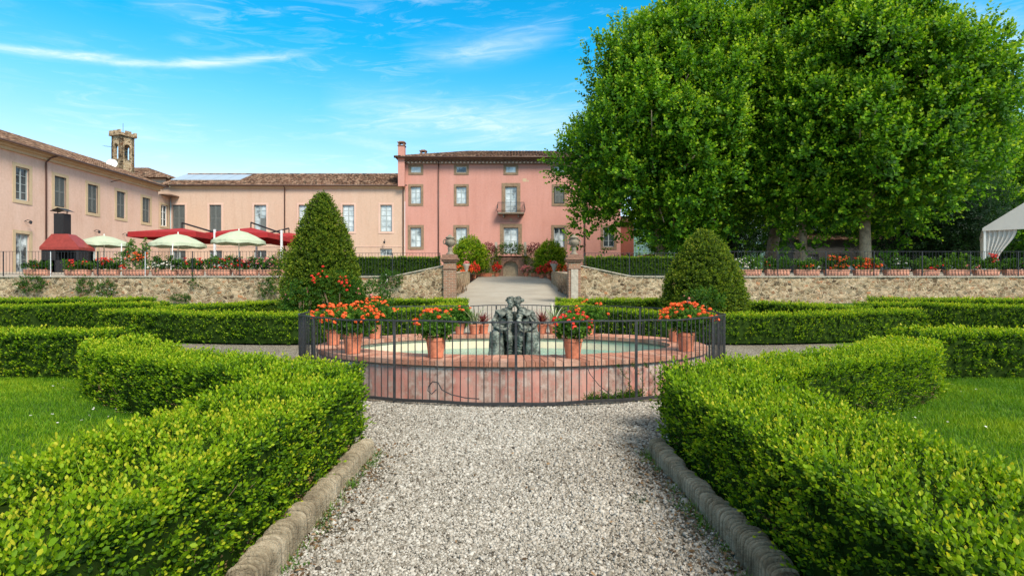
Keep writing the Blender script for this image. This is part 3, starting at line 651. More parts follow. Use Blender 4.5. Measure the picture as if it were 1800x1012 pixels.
def tufts():
    r = np.random.default_rng(8); tm = [blade(r, .20, .0045, .10) for _ in range(6)] ; L = Leaves()
    for i in range(34):
        x0 = r.uniform(1.5, 2.2); y0 = r.uniform(2.2, 5.4); n = r.integers(4, 16)
        p = np.stack([x0 + r.normal(0, .04, n), y0 + r.normal(0, .05, n), np.full(n, .62)], 1)
        L.scatter(tm, p, r.normal(0, .22, (n, 3)) + (0, 0, 1), r.uniform(.5, 1.1, n), .35)
    props(L.build('grass_tufts', 'leaf_grass'), 'long grass blades poking out of the top of the right foreground hedge', 'grass', kind='stuff')
    L = Leaves()
    for i in range(12):
        x0 = -r.uniform(1.5, 2.2); y0 = r.uniform(2.0, 4.6); n = r.integers(2, 7)
        p = np.stack([x0 + r.normal(0, .04, n), y0 + r.normal(0, .05, n), np.full(n, .60)], 1)
        L.scatter(tm, p, r.normal(0, .3, (n, 3)) + (0, 0, 1), r.uniform(.5, 1.0, n), .35)
    props(L.build('grass_tufts', 'leaf_grass'), 'few long grass blades poking out of the left foreground hedge', 'grass', kind='stuff')
tufts()

# ------------------------------------------------------------------ fountain
FC = (0, 9.67); ZR = .544
def ell(a, b, t, c=FC): return c[0] + a * math.cos(t), c[1] + b * math.sin(t)
fountain = thing('fountain', (FC[0], FC[1], 0), 'oval fountain basin with peeling pink plaster walls and a brick rim', 'fountain')
def ring(mb, a, b, z0, z1, n=160, inward=False):
    V = []; 
    for i in range(n):
        x, y = ell(a, b, 2 * math.pi * i / n); V += [(x, y, z0), (x, y, z1)]
    Fs = []
    for i in range(n):
        j = (i + 1) % n; f = (2 * i, 2 * j, 2 * j + 1, 2 * i + 1); Fs.append(f[::-1] if inward else f)
    mb.add(V, Fs)
mb = MB(); ring(mb, 3.24, 2.42, -.03, ZR - .06); mb.build('basin_wall', 'basin_plaster', fountain, smooth=True)
mb = MB(); ring(mb, 2.74, 1.76, .10, ZR - .06, inward=True)
V = [(*ell(2.74, 1.76, 2 * math.pi * i / 80), .10) for i in range(80)]; mb.add(V, [tuple(range(80))]); mb.build('inner_wall', 'pool_cream', fountain, smooth=False)
mb = MB(); rr = random.Random(4); nb = 170
for i in range(nb):
    t0 = 2 * math.pi * (i + .03) / nb; t1 = 2 * math.pi * (i + .97) / nb
    for (a0_, b0_, a1_, b1_) in ((2.70, 1.72, 2.985, 2.085), (2.995, 2.095, 3.29, 2.47)):
        mb.c = rr.random(); dz = rr.uniform(-.004, .004); V = []
        for z in (ZR - .065, ZR + dz):
            for t in (t0, t1):
                for a, b in ((a0_, b0_), (a1_, b1_)): V.append((*ell(a, b, t), z))
        mb.add(V, [(0, 1, 3, 2), (4, 6, 7, 5), (0, 4, 5, 1), (2, 3, 7, 6), (0, 2, 6, 4), (1, 5, 7, 3)])
mb.c = .1
mb.build('rim', 'rim_brick', fountain)
mb = MB(); ring(mb, 3.27, 2.45, ZR - .085, ZR - .062); ring(mb, 2.715, 1.735, ZR - .1, ZR - .066, inward=True); mb.build('mortar_bed', 'stone_grey', fountain)
mb = MB(); mb.add([(*ell(2.735, 1.755, 2 * math.pi * i / 96), .275) for i in range(96)], [tuple(range(96))]); props(mb.build('water', 'water'), kind='structure')
# fence
fence = thing('fountain_fence', (0, 9.7, 0), 'grey iron railing of plain upright bars curving round the fountain', 'fence')
FA, FB, FCC = 3.56, 2.74, (0, 9.70); HF = 1.075
def fpt(t, z, k=0): x, y = ell(FA + k, FB + k, t, FCC); return (x, y, z + .035 * max(0, math.sin(t)))
n = 200
for nm, z, wd, hg in (('top_rail', HF, .030, .010), ('bottom_rail', .055, .035, .018)):
    mb = MB(); V = []
    for i in range(n):
        t = 2 * math.pi * i / n; wob = .006 * math.sin(9 * t) + .004 * math.sin(23 * t)
        for k, zz in ((-wd / 2, -hg), (wd / 2, -hg), (wd / 2, hg), (-wd / 2, hg)):
            p = fpt(t, z + zz + wob, k); V.append(p)
    Fs = [(4 * i + q, 4 * ((i + 1) % n) + q, 4 * ((i + 1) % n) + (q + 1) % 4, 4 * i + (q + 1) % 4) for i in range(n) for q in range(4)]
    mb.add(V, Fs); mb.build(nm, 'iron_grey', fence)
# equal spacing along the ellipse
tt = np.linspace(0, 2 * math.pi, 4001); xe = FA * np.cos(tt); ye = FB * np.sin(tt); se = np.concatenate([[0], np.cumsum(np.hypot(np.diff(xe), np.diff(ye)))])
NB = 198; tb = np.interp(np.arange(NB) / NB * se[-1], se, tt)
order = sorted(range(NB), key=lambda i: math.hypot(fpt(tb[i], 0)[0], fpt(tb[i], 0)[1]))
posts = [i for i in range(NB) if (i - 149) % 16 == 0]
near = [i for i in order if i not in posts][:100]
rest = MB(); rr = random.Random(2)
for i in range(NB):
    t = tb[i]; x, y, z1 = fpt(t, HF - .01); z0 = .03 * max(0, math.sin(t)); lean = rr.uniform(-.004, .004)
    if i in posts:
        mb = MB(); mb.box(x - .016, x + .016, y - .016, y + .016, z0 - .04, z1 + .004); mb.build('post', 'iron_grey', fence); continue
    dst = mb = MB() if i in near else rest
    dst.tube([(x, y, z0 + .035), (x + lean, y, z1)], .0068, 6)
    if i in near: mb.build('bar', 'iron_grey', fence, smooth=False)
props(rest.build('bars', 'iron_grey', fence), kind='stuff')
# statue: two seated children leaning their heads together
statue = thing('statue', (.04, 9.6, .27), 'weathered bronze group of two seated children leaning their heads together in the fountain', 'statue'); statue.scale = (1.0, 1, .93)
def skin_fig(name, nodes, edges, parent, mat, sub=2, disp=.012, loc=(0, 0, 0)):
    me = bpy.data.meshes.new(name); me.from_pydata([n[0] for n in nodes], edges, [])
    o = bpy.data.objects.new(name, me); col.objects.link(o)
    sk = o.modifiers.new('skin', 'SKIN'); sk.use_smooth_shade = True
    if not me.skin_vertices: me.update()
    for i, nd in enumerate(nodes):
        rr_ = nd[1]; me.skin_vertices[0].data[i].radius = (rr_, rr_) if not isinstance(rr_, tuple) else rr_
        me.skin_vertices[0].data[i].use_root = (i == 0)
    sb = o.modifiers.new('sub', 'SUBSURF'); sb.levels = sb.render_levels = sub
    dg = bpy.context.evaluated_depsgraph_get(); ev = o.evaluated_get(dg); m2 = bpy.data.meshes.new_from_object(ev)
    bpy.data.objects.remove(o); m2.name = name
    n = len(m2.vertices); co = np.empty(n * 3, np.float32); m2.vertices.foreach_get('co', co); co = co.reshape(-1, 3)
    no = np.empty(n * 3, np.float32); m2.vertices.foreach_get('normal', no); no = no.reshape(-1, 3)
    co = co + no * ((lump(co, 16, 2) * .6 + lump(co, 40, 5) * .4) * disp)[:, None]
    m2.vertices.foreach_set('co', co.ravel()); m2.materials.clear()
    return link_mesh(name, m2, mat, parent, True, False)
def child_fig(sx, hx, headx, label):
    # local to the statue; y negative faces the camera. z 0 = water level
    n = [((hx, .06, .53), .125), ((hx * .95, .02, .66), .125), ((hx * .88, -.02, .80), .135), ((hx * .70 + headx * .1, -.04, .90), (.105)), ((headx * 1.2, -.06, .955), .045), ((headx, -.075, 1.00), .056), ((headx, -.08, 1.065), .062), ((headx * 1.05, -.07, 1.11), .030),
         # outer arm to knee
         ((hx * 1.25 + sx * .03, -.03, .86), .055), ((hx * 1.35 + sx * .10, -.12, .70), .043), ((hx * 1.2 + sx * .02, -.27, .585), .034), ((hx * 1.05, -.32, .575), .028),
         # inner arm
         ((hx * .45, -.07, .85), .048), ((hx * .35, -.19, .69), .040), ((hx * .6, -.30, .60), .032), ((hx * .8, -.34, .59), .026),
         # outer leg
         ((hx * 1.25 + sx * .03, -.06, .50), .088), ((hx * 1.3 + sx * .06, -.30, .50), .070), ((hx * 1.3 + sx * .055, -.29, .26), .055), ((hx * 1.28 + sx * .05, -.27, .04), .040), ((hx * 1.3 + sx * .055, -.36, -.01), .034),
         # inner leg
         ((hx * .62, -.06, .50), .080), ((hx * .50, -.29, .49), .062), ((hx * .42, -.25, .25), .048), ((hx * .40, -.20, .04), .036), ((hx * .40, -.29, -.01), .030)]
    e = [(0, 1), (1, 2), (2, 3), (3, 4), (4, 5), (5, 6), (6, 7), (3, 8), (8, 9), (9, 10), (10, 11), (3, 12), (12, 13), (13, 14), (14, 15), (0, 16), (16, 17), (17, 18), (18, 19), (19, 20), (0, 21), (21, 22), (22, 23), (23, 24), (24, 25)]
    f = skin_fig('figure', n, e, statue, 'bronze_patina', 3, .030)
    if label: f['label'] = label
    return f
fl = child_fig(-1, -.20, -.062, 'left seated child bending towards the other'); fr = child_fig(1, .21, .062, 'right seated child with shawl over the back')
# faces, hair, hands
for hx, s in ((-.062, -1), (.062, 1)):
    mb = MB(); mb.ball((hx, -.055, 1.075), .068, 12, (1, 1, .95))
    rr = random.Random(int(hx * 1000))
    for k in range(26):
        a = rr.uniform(0, 6.28); q = rr.uniform(.2, 1.15); mb.ball((hx + .068 * math.cos(a) * q, -.05 + .05 * math.sin(a) * q, 1.095 + .05 * math.sqrt(max(0, 1 - q * q))), rr.uniform(.016, .034), 6)
    mb.build('hair', 'bronze_patina', statue, smooth=True, world=False)
    mb = MB(); mb.ball((hx - s * .012, -.137, 1.045), .011, 8, (.8, 1.1, 1.3)); mb.ball((hx - s * .034, -.125, 1.06), .009, 8); mb.ball((hx + s * .014, -.127, 1.06), .009, 8)
    mb.ball((hx - s * .012, -.128, 1.015), .013, 8, (1.4, .7, .5)); mb.build('face', 'bronze_patina', statue, smooth=True, world=False)
def hand(px, py, pz, s, par):
    mb = MB(); mb.ball((px, py, pz), .024, 8, (1, 1.3, .6))
    for k in range(4):
        x0 = px + (k - 1.5) * .011; ln = (.034, .04, .038, .03)[k]
        mb.tube([(x0, py - .02, pz), (x0, py - .02 - ln * .6, pz - .006), (x0, py - .02 - ln, pz - .022)], [.0062, .0058, .0045], 6)
    mb.tube([(px - s * .02, py, pz), (px - s * .036, py - .018, pz - .004), (px - s * .034, py - .036, pz - .012)], [.007, .0065, .005], 6)
    mb.build('hand', 'bronze_patina', par, smooth=True, world=False)
for s, hx in ((-1, -.19), (1, .20)):
    hand(hx * 1.03, -.345, .585, s, statue); hand(hx * .84, -.365, .60, -s, statue)
mb = MB()   # draped blanket over the backs and the seat block
ncol, nrow = 40, 26; V = []
for j in range(nrow):
    v = j / (nrow - 1)
    for i in range(ncol):
        u = i / (ncol - 1) * 2 - 1; z = .88 - v * .86; wdt = .25 + .14 * min(1, v * 2.2); x = u * wdt
        y = .11 + .05 * math.cos(u * 1.57) - .20 * abs(u) ** 3 * (1 if v < .9 else .9) + .016 * math.sin(u * 17 + v * 3) + .008 * math.sin(u * 41)
        V.append((x + .01 * math.sin(v * 14 + u * 5), y, z + (-.10 * abs(u) ** 2 if j == 0 else 0) * (1 - v)))
mb.add(V, [(j * ncol + i, j * ncol + i + 1, (j + 1) * ncol + i + 1, (j + 1) * ncol + i) for j in range(nrow - 1) for i in range(ncol - 1)])
o = mb.build('drapery', 'bronze_patina', statue, smooth=True, world=False); md = o.modifiers.new('solid', 'SOLIDIFY'); md.thickness = .03
mb = MB(); mb.box(-.34, .36, .0, .26, .34, .45); mb.box(-.12, -.02, .02, .2, .02, .34); mb.box(.13, .26, .02, .2, .02, .34); mb.box(-.36, .38, -.36, .28, -.16, .015); mb.box(-.31, .33, -.04, .0, .37, .43)
mb.build('bench_block', 'bronze_patina', statue, world=False, bevel=.015)
for s in (-1, 1):   # hanging cloth folds covering the outer legs
    mb = MB(); V = []
    for j in range(14):
        v = j / 13
        for i in range(22):
            a = -2.3 + 4.6 * i / 21; rad = (.085 + .035 * v) * (1 + .13 * math.sin(a * 6 + v * 2)); V.append((s * .305 + rad * math.sin(a), -.22 - rad * 1.25 * math.cos(a), .53 - .50 * v))
    mb.add(V, [(j * 22 + i, j * 22 + i + 1, (j + 1) * 22 + i + 1, (j + 1) * 22 + i) for j in range(13) for i in range(21)])
    o = mb.build('trouser_fold', 'bronze_patina', statue, smooth=True, world=False); md = o.modifiers.new('solid', 'SOLIDIFY'); md.thickness = .02
# ------------------------------------------------------------------ potted plants on the rim
T_GER = templates(31, 5, n=7, L=.045, W=.042, H=.07, fine=True, tilt=(.6, 1.3), young=.6)
T_PET = []
for k in range(4):
    r_ = np.random.default_rng(60 + k); vs = []; fs = []; 
    for q in range(26):
        d = r_.normal(0, 1, 3); d /= np.linalg.norm(d); d[2] = abs(d[2]) * .8; c = d * .024; u = np.cross(d, (0.3, .5, 1)); u /= np.linalg.norm(u); v = np.cross(d, u); s_ = r_.uniform(.008, .013)
        b_ = len(vs); vs += [c - u * s_, c - v * s_, c + u * s_, c + v * s_]; fs.append((b_, b_ + 1, b_ + 2, b_ + 3))
    T_PET.append((np.array(vs), np.array(fs), np.tile(r_.uniform(0, .9, 26)[:, None], (1, 4)).ravel()))
def shell(r, n, c, rad, lo=-.5, inner=.55):
    d = unit(r.normal(0, 1, (n * 3, 3))); d = d[d[:, 2] > lo][:n]; q = r.uniform(inner, 1, len(d)) ** .6
    q = q * (1 + .14 * lump(d * 3, 1, r.uniform(0, 9)))
    return np.array(c) + d * q[:, None] * np.array(rad), d
def potmesh(rt, h, n=24):
    mb = MB(); rb = rt * .72
    mb.lathe([(0.001, 0), (rb, 0), (rt * .93, h * .82), (rt * .95, h * .82), (rt * 1.0, h * .84), (rt * 1.0, h), (rt * .90, h), (rt * .88, h * .9)], n=n); return mb
POTG = 'terracotta pots standing on the fountain rim'
def rim_pos(px, base):
    y = F * (1.5 - ZR) / (base - 506); x = (px - 900) / F * y; return x, y
HEADS = {}
def flower_pot(px, base, w, seed, label, hh=1.0, spread=1.0, nflow=26, petal='petal_orange', wide=1.0):
    x, y = rim_pos(px, base); rt = w / 2 / F * y; h = rt * 1.95 * hh; r = np.random.default_rng(seed)
    t = thing('potted_geranium', (x, y, ZR + .006), label, 'potted plant', POTG)
    potmesh(rt, h).build('pot', 'terracotta', t, smooth=False, world=False)
    mb = MB(); mb.add([(rt * .88 * math.cos(a * .3927), rt * .88 * math.sin(a * .3927), h * .92) for a in range(16)], [tuple(range(16))]); mb.build('soil', 'soil', t, world=False)
    L = Leaves(); R_ = rt * 1.7 * spread; P, d = shell(r, 230, (0, 0, h + R_ * .55), (R_ * wide, R_ * .9, R_ * .80), -.8, .3)
    L.scatter(T_GER, P - d * .03, d + r.normal(0, .5, d.shape) + (0, 0, .5), r.uniform(.7, 1.2, len(P)), .1 * d[:, 2] + r.uniform(-.15, .2, len(P)))
    tw = (np.array([(-.0025, 0, 0), (.0025, 0, 0), (.002, 0, .16), (-.002, 0, .16)]), np.array([(0, 1, 2, 3)]), np.full(4, .6))
    L.scatter([tw], P[:60] - d[:60] * .08, d[:60] + (0, 0, .8), 1.0, 0)
    L.build('foliage', 'leaf_geranium', t, world=False)
    L = Leaves(); P, d = shell(r, nflow, (0, 0, h + R_ * .72), (R_ * 1.12 * wide, R_ * 1.0, R_ * .95), -.1, .85)
    for q in range(len(P)):
        key = (petal, q % 4)
        if key not in HEADS:
            Lh = Leaves(); Lh.scatter([T_PET[q % 4]], np.zeros((1, 3)), np.array([(0, 0, 1.)]), 1.0, .1); ho = Lh.build('flower', petal, t, world=False); HEADS[key] = ho.data
        else: ho = bpy.data.objects.new('flower', HEADS[key]); col.objects.link(ho); ho.parent = t
        ho.location = P[q]; s_ = r.uniform(.9, 1.5); ho.scale = (s_, s_, s_); ho.rotation_euler = (d[q][1] * -.5, d[q][0] * .5, r.uniform(0, 6))
    return t
flower_pot(766, 628, 36, 1, 'geranium pot on the near rim, left of the statue', nflow=20, wide=1.15)
flower_pot(1007, 629, 35, 2, 'geranium pot on the near rim, right of the statue', nflow=28, wide=1.1, petal='petal_red')
flower_pot(620, 621, 35, 3, 'wide geranium pot at the left end of the rim, nearest of the left cluster', nflow=46, wide=1.5, spread=1.1)
flower_pot(586, 606, 27, 4, 'geranium pot at the far left end of the rim, half behind another pot', nflow=40, wide=1.3, spread=1.2)
flower_pot(659, 595, 24, 5, 'geranium pot on the back left of the rim, hindmost of the left cluster', nflow=44, wide=1.3, spread=1.3, hh=1.15)
flower_pot(1206, 617, 33, 6, 'wide orange geranium pot at the right end of the rim', nflow=60, wide=1.45, spread=1.15)
flower_pot(1186, 600, 25, 7, 'geranium pot at the right end of the rim, behind the wide one', nflow=30, wide=1.2)
flower_pot(808, 587, 19, 8, 'small geranium pot on the back rim, left of the statue', nflow=14, wide=1.2, spread=1.2)
flower_pot(1036, 588, 18, 9, 'small leggy geranium pot on the back rim, right of the statue', nflow=14, wide=1.2, spread=1.6)
def strap_plant(px, base, seed, label, mat, Lh, n, potw, cat='potted plant', wd=.022):
    x, y = rim_pos(px, base); r = np.random.default_rng(seed); rt = potw / 2 / F * y
    t = thing('potted_spiky_plant', (x, y, ZR + .006), label, cat, POTG); potmesh(rt, rt * 1.7).build('pot', 'terracotta', t, world=False)
    V = []; Fs = []; C = []
    for i in range(n):
        a = r.uniform(0, 6.283); el_ = r.uniform(.7, 1.45); L_ = Lh * r.uniform(.6, 1.1); droop = r.uniform(.2, .9); dx, dy = math.cos(a), math.sin(a); b = len(V); c = r.random()
        for k in range(7):
            s = k / 6; h_ = L_ * (math.sin(el_) * s - droop * .55 * s * s); o_ = L_ * math.cos(el_) * s + droop * .25 * L_ * s * s; w_ = wd * (1 - s ** 2) * .5 + .001
            V += [(dx * o_ - dy * w_, dy * o_ + dx * w_, rt * 1.6 + h_), (dx * o_ + dy * w_, dy * o_ - dx * w_, rt * 1.6 + h_)]; C += [c, c]
        Fs += [(b + 2 * k, b + 2 * k + 1, b + 2 * k + 3, b + 2 * k + 2) for k in range(6)]
    np_mesh('leaves', np.array(V), [np.array(Fs)], np.array(C), mat, t, world=False)
strap_plant(834, 587, 1, 'pale strap-leaved plant on the back rim, left of the statue', 'leaf_strap', .62, 44, 20)
strap_plant(974, 587, 2, 'pale strap-leaved plant on the back rim, right of the statue', 'leaf_strap', .68, 44, 20)
strap_plant(850, 586, 3, 'dark red spiky plant on the back rim, close left of the statue', 'leaf_cordyline', .42, 60, 19)
strap_plant(953, 586, 4, 'dark red spiky plant on the back rim, close right of the statue', 'leaf_cordyline', .42, 60, 19)
# creeper and hose at the basin foot
def creeper():
    r = np.random.default_rng(9); L = Leaves(); n = 420
    t = r.uniform(-1.28, -1.02, n); x, y = 3.33 * np.cos(t), 9.67 + 2.52 * np.sin(t); z = np.abs(r.normal(0, .05, n))
    L.scatter(T_MID, np.stack([x, y - .02, z], 1), r.normal(0, .6, (n, 3)) + (0, -.5, .5), r.uniform(.5, .9, n), -.1)
    for i in range(3):
        n = 46; tb_ = -1.1 + .07 * i; zz = r.uniform(0, .5, n); x, y = 3.30 * np.cos(tb_ + .03 * np.sin(zz * 9)), 9.67 + 2.46 * np.sin(tb_ + .03 * np.sin(zz * 9))
        L.scatter(T_MID, np.stack([x, y - .015, zz], 1), r.normal(0, .6, (n, 3)) + (0, -.5, .3), r.uniform(.3, .6, n), -.1)
    props(L.build('creeper', 'leaf_geranium'), 'green creeper growing at the foot of the fountain wall, inside the railing', 'plant')
    mb = MB(); mb.tube([(-1.07, 7.16, .24), (-1.02, 7.15, .30), (-.95, 7.14, .29), (-.9, 7.13, .2), (-.78, 7.12, .14), (-.6, 7.11, .10), (-.42, 7.09, .09)], .007, 6)
    mb.tube([(-1.07, 7.16, .24), (-1.08, 7.15, .18), (-1.03, 7.15, .14), (-.97, 7.14, .2)], .007, 6)
    props(mb.build('hose', 'iron_dark', smooth=True), 'thin dark hose looped against the left part of the basin wall', 'hose')
    mb = MB(); mb.tube([(.95, 7.24, .535), (1.0, 7.15, .40), (1.12, 7.15, .25), (1.28, 7.17, .12), (1.4, 7.2, .03)], .005, 6)
    props(mb.build('cable', 'iron_dark', smooth=True), 'thin dark cable hanging down the right part of the basin wall', 'cable')
creeper()
mb = MB(); rr = random.Random(3)
for cx in (-.42, .47):
    for k in range(26):
        a = rr.uniform(0, 6.28); h = rr.uniform(.03, .12); d_ = rr.uniform(.02, .09)
        mb.tube([(cx + .04 * math.cos(a), 9.28 + .04 * math.sin(a), .275), (cx + d_ * math.cos(a), 9.28 + d_ * math.sin(a), .275 + h)], [.006, .002], 5)
props(mb.build('splash', 'white_paint', smooth=True), 'small white water splashes at the foot of the bronze group', 'splash', kind='stuff')
# ------------------------------------------------------------------ retaining walls, coping, pillars
def wallpiece(sx, side):
    t = thing('retaining_wall', (sx * -14, 24.2, 0), 'long rubble stone retaining wall carrying flower troughs, %s of the gate' % side, 'wall', 'stone retaining walls')
    xs = [-34, -7.2, -5.15, -2.95]; zt = [1.96, 1.96, 1.98, 2.44]
    mb = MB(); V = []; r = random.Random(3); nx = 130; nz = 10
    for j in range(nz + 1):
        for i in range(nx + 1):
            x = -34 + 31.05 * i / nx; top = np.interp(x, xs, zt); z = .5 + (top - .5) * j / nz
            V.append((sx * x, 24.0 + .02 * math.sin(x * 3.1 + z * 4) + r.uniform(-.018, .018), z))
    n = nx + 1; Fs = [(j * n + i, j * n + i + 1, (j + 1) * n + i + 1, (j + 1) * n + i) for j in range(nz) for i in range(nx)]
    if sx < 0: Fs = [f[::-1] for f in Fs]
    mb.add(V, Fs)
    V = []
    for x, z in zip(xs, zt): V += [(sx * x, 24.0, z), (sx * x, 24.35, z)]
    mb.add(V, [(2 * i, 2 * i + 2, 2 * i + 3, 2 * i + 1) for i in range(3)])
    mb.build('wall', 'rubble_wall', t)
    mb = MB()
    for a in range(3):
        p0 = Vector((sx * xs[a], 24.14, zt[a] + .022)); p1 = Vector((sx * xs[a + 1], 24.14, zt[a + 1] + .022)); L = (p1 - p0).length; k = max(1, int(L / .42))
        for i in range(k):
            q0 = p0.lerp(p1, (i + .02) / k); q1 = p0.lerp(p1, (i + .98) / k); mb.c = r.random(); mb.bar(q0, q1, .36, .045)
    mb.build('coping', 'stone_pale', t)
    mb = MB(); V = []   # side wall along the ramp
    for y in np.linspace(24.2, 40, 20): V += [(sx * -3.02, y, gz(y) - .05), (sx * -3.02, y, max(tz(y), gz(y)) + (.44 * max(0, 1 - (y - 24.2) / 3)) + .03)]
    mb.add(V, [(2 * i, 2 * i + 2, 2 * i + 3, 2 * i + 1) for i in range(19)]); o = mb.build('side_wall', 'rubble_wall', t); o.modifiers.new('s', 'SOLIDIFY').thickness = .2
wallpiece(1, 'left'); wallpiece(-1, 'right')
def pillar(sx, side):
    x = sx * -2.68; t = thing('gate_pillar', (x, 24.1, .8), 'weathered brick gate pillar with a stepped cap, %s side of the central ramp' % side, 'pillar', 'brick gate pillars')
    mb = MB(); mb.box(x - .26, x + .26, 23.84, 24.36, .7, 2.62); mb.build('shaft', 'brick', t, bevel=.012)
    if sx < 0:
        mb = MB(); mb.box(x - .15, x + .15, 23.80, 23.845, .95, 2.3); mb.build('plaster_panel', 'stone_pale', t)
    mb = MB(); mb.box(x - .29, x + .29, 23.81, 24.39, 2.30, 2.36); mb.box(x - .33, x + .33, 23.77, 24.43, 2.62, 2.70); mb.box(x - .38, x + .38, 23.72, 24.48, 2.70, 2.79); mb.box(x - .31, x + .31, 23.79, 24.41, 2.79, 2.93)
    mb.build('cap', 'brick_dark', t, bevel=.01)
    u = thing('stone_urn', (x, 24.1, 2.93), 'carved stone urn with side handles on top of the %s gate pillar' % side, 'urn', 'stone urns on the gate pillars')
    u.scale = (.86, .86, .95)
    mb = MB(); mb.lathe([(.001, 0), (.2, 0), (.2, .05), (.13, .09), (.10, .22), (.13, .30), (.09, .34), (.12, .38), (.22, .46), (.26, .56), (.24, .64), (.17, .70), (.20, .74), (.24, .77), (.22, .80), (.12, .84), (.07, .90), (.001, .93)], (0, 0, 0), 20)
    mb.build('vase', 'stone_grey', u, smooth=True, world=False)
    for s in (-1, 1):
        mb = MB(); mb.tube([(s * .20, 0, .50), (s * .30, 0, .50), (s * .34, 0, .60), (s * .29, 0, .70), (s * .19, 0, .68)], .028, 8); mb.build('handle', 'stone_grey', u, smooth=True, world=False)
pillar(1, 'left'); pillar(-1, 'right')
# ------------------------------------------------------------------ railing, troughs and flowers on the wall
def railing(name, x0, x1, y, z, label, hgt=1.08, step=.14, mat='iron_dark', post=2.1, wts=()):
    t = thing(name, ((x0 + x1) / 2, y, z), label, 'railing', 'iron railings along the top of the stone walls')
    mb = MB(); mb.box(x0, x1, y - .014, y + .014, z + hgt - .016, z + hgt); mb.build('top_rail', mat, t)
    mb = MB(); mb.box(x0, x1, y - .012, y + .012, z + .08, z + .10); mb.build('bottom_rail', mat, t)
    mb = MB(); n = int((x1 - x0) / step); r = random.Random(4)
    for i in range(n):
        x = x0 + (i + .5) * step + r.uniform(-.008, .008); mb.tube([(x, y, z + .1), (x + r.uniform(-.006, .006), y, z + hgt - .016)], .0075, 5)
    mb.build('bars', mat, t)
    k = max(1, round((x1 - x0) / post))
    for i in range(k + 1):
        x = x0 + (x1 - x0) * i / k; w_ = .018
        mm = 'iron_white' if i in wts else mat; w_ = .012 if i in wts else .016
        mb = MB(); mb.box(x - w_, x + w_, y - w_, y + w_, z, z + hgt + .006); mb.build('post', mm, t)
railing('terrace_railing', -24.0, -9.7, 24.04, 2.0, 'iron railing in front of the left row of flower troughs', wts=(2, 4))
railing('terrace_railing', 9.4, 26.0, 24.04, 2.0, 'iron railing in front of the right row of flower troughs')
railing('hedge_railing', -9.5, -3.2, 24.7, 2.0, 'low iron railing behind the left wall hedge', 1.05, mat='iron_dark')
railing('hedge_railing', 3.2, 9.2, 24.7, 2.0, 'low iron railing behind the right wall hedge', 1.05)
def trough_mesh(mb, L=1.04, H=.25, D=.30):
    a, b = L / 2, L / 2 - .03; e, f = D / 2, D / 2 - .03
    V = [(-b, -f, 0), (b, -f, 0), (b, f, 0), (-b, f, 0), (-a, -e, H), (a, -e, H), (a, e, H), (-a, e, H), (-a + .03, -e + .03, H), (a - .03, -e + .03, H), (a - .03, e - .03, H), (-a + .03, e - .03, H)]
    mb.add(V, [(3, 2, 1, 0), (0, 1, 5, 4), (1, 2, 6, 5), (2, 3, 7, 6), (3, 0, 4, 7), (4, 5, 9, 8), (5, 6, 10, 9), (6, 7, 11, 10), (7, 4, 8, 11)])
    for sx_ in range(7):
        x = -b + .08 + sx_ * (2 * b - .16) / 6; mb.box(x - .035, x + .035, -e - .004, -f, .03, H - .045)
    mb.box(-a - .012, a + .012, -e - .016, -e + .004, H - .035, H + .006)
T_GF = templates(41, 5, n=7, L=.075, W=.065, H=.10, fine=False, tilt=(.6, 1.3), young=.6)
tm_mesh = None
def trough(px, seed, label, kinds, D=24.32, hgt=.45):
    global tm_mesh
    x = (px - 900) / F * D; r = np.random.default_rng(seed); t = thing('flower_trough', (x, D, 2.045), label, 'flower trough', 'terracotta flower troughs in a row on the stone walls')
    t.rotation_euler.z = r.uniform(-.02, .02)
    if tm_mesh is None:
        mb = MB(); trough_mesh(mb); o = mb.build('trough', 'terracotta_pale', t, world=False, bevel=.008); tm_mesh = o.data
        mb = MB(); mb.quad((-.48, -.12, .22), (.48, -.12, .22), (.48, .12, .22), (-.48, .12, .22)); trough.soil = mb.build('soil', 'soil', t, world=False).data
    else:
        for nm, me in (('trough', tm_mesh), ('soil', trough.soil)):
            o = bpy.data.objects.new(nm, me); col.objects.link(o); o.parent = t
            if nm == 'trough': b = o.modifiers.new('bevel', 'BEVEL'); b.width = .008; b.segments = 2
    L = Leaves(); n = r.integers(210, 300); u = r.uniform(-.56, .56, n); env = hgt * 1.22 * (.65 + .55 * np.sin(u * 5 + seed) ** 2 * r.uniform(.4, 1))
    P = np.stack([u, r.normal(0, .10, n), .22 + env * r.uniform(0, 1, n) ** .7], 1)
    L.scatter(T_GF, P, r.normal(0, .6, (n, 3)) + (0, -.2, .6), r.uniform(.7, 1.25, n), r.uniform(-.15, .25) + r.normal(0, .12, n)); L.build('foliage', 'leaf_geranium', t, world=False)
    for kd, cnt, lo, hi, c0, cw in kinds:
        cnt = int(cnt * 2.0)
        L = Leaves(); cl_ = r.uniform(-.5, .5, max(1, cnt // 5)) if cw is None else np.full(2, c0)
        u = cl_[r.integers(0, len(cl_), cnt)] + r.normal(0, cw or .10, cnt)
        P = np.stack([u.clip(-.6, .6), r.normal(-.05, .10, cnt), r.uniform(lo, hi, cnt)], 1)
        L.scatter(T_PET, P, r.normal(0, .3, (cnt, 3)) + (0, -.4, 1), r.uniform(1.3, 2.4, cnt), r.uniform(-.1, .3, cnt)); L.build('flowers', kd, t, world=False)
    return t
Rr, Oo, Pp, Ww = 'petal_red', 'petal_orange', 'petal_pink', 'petal_pale'
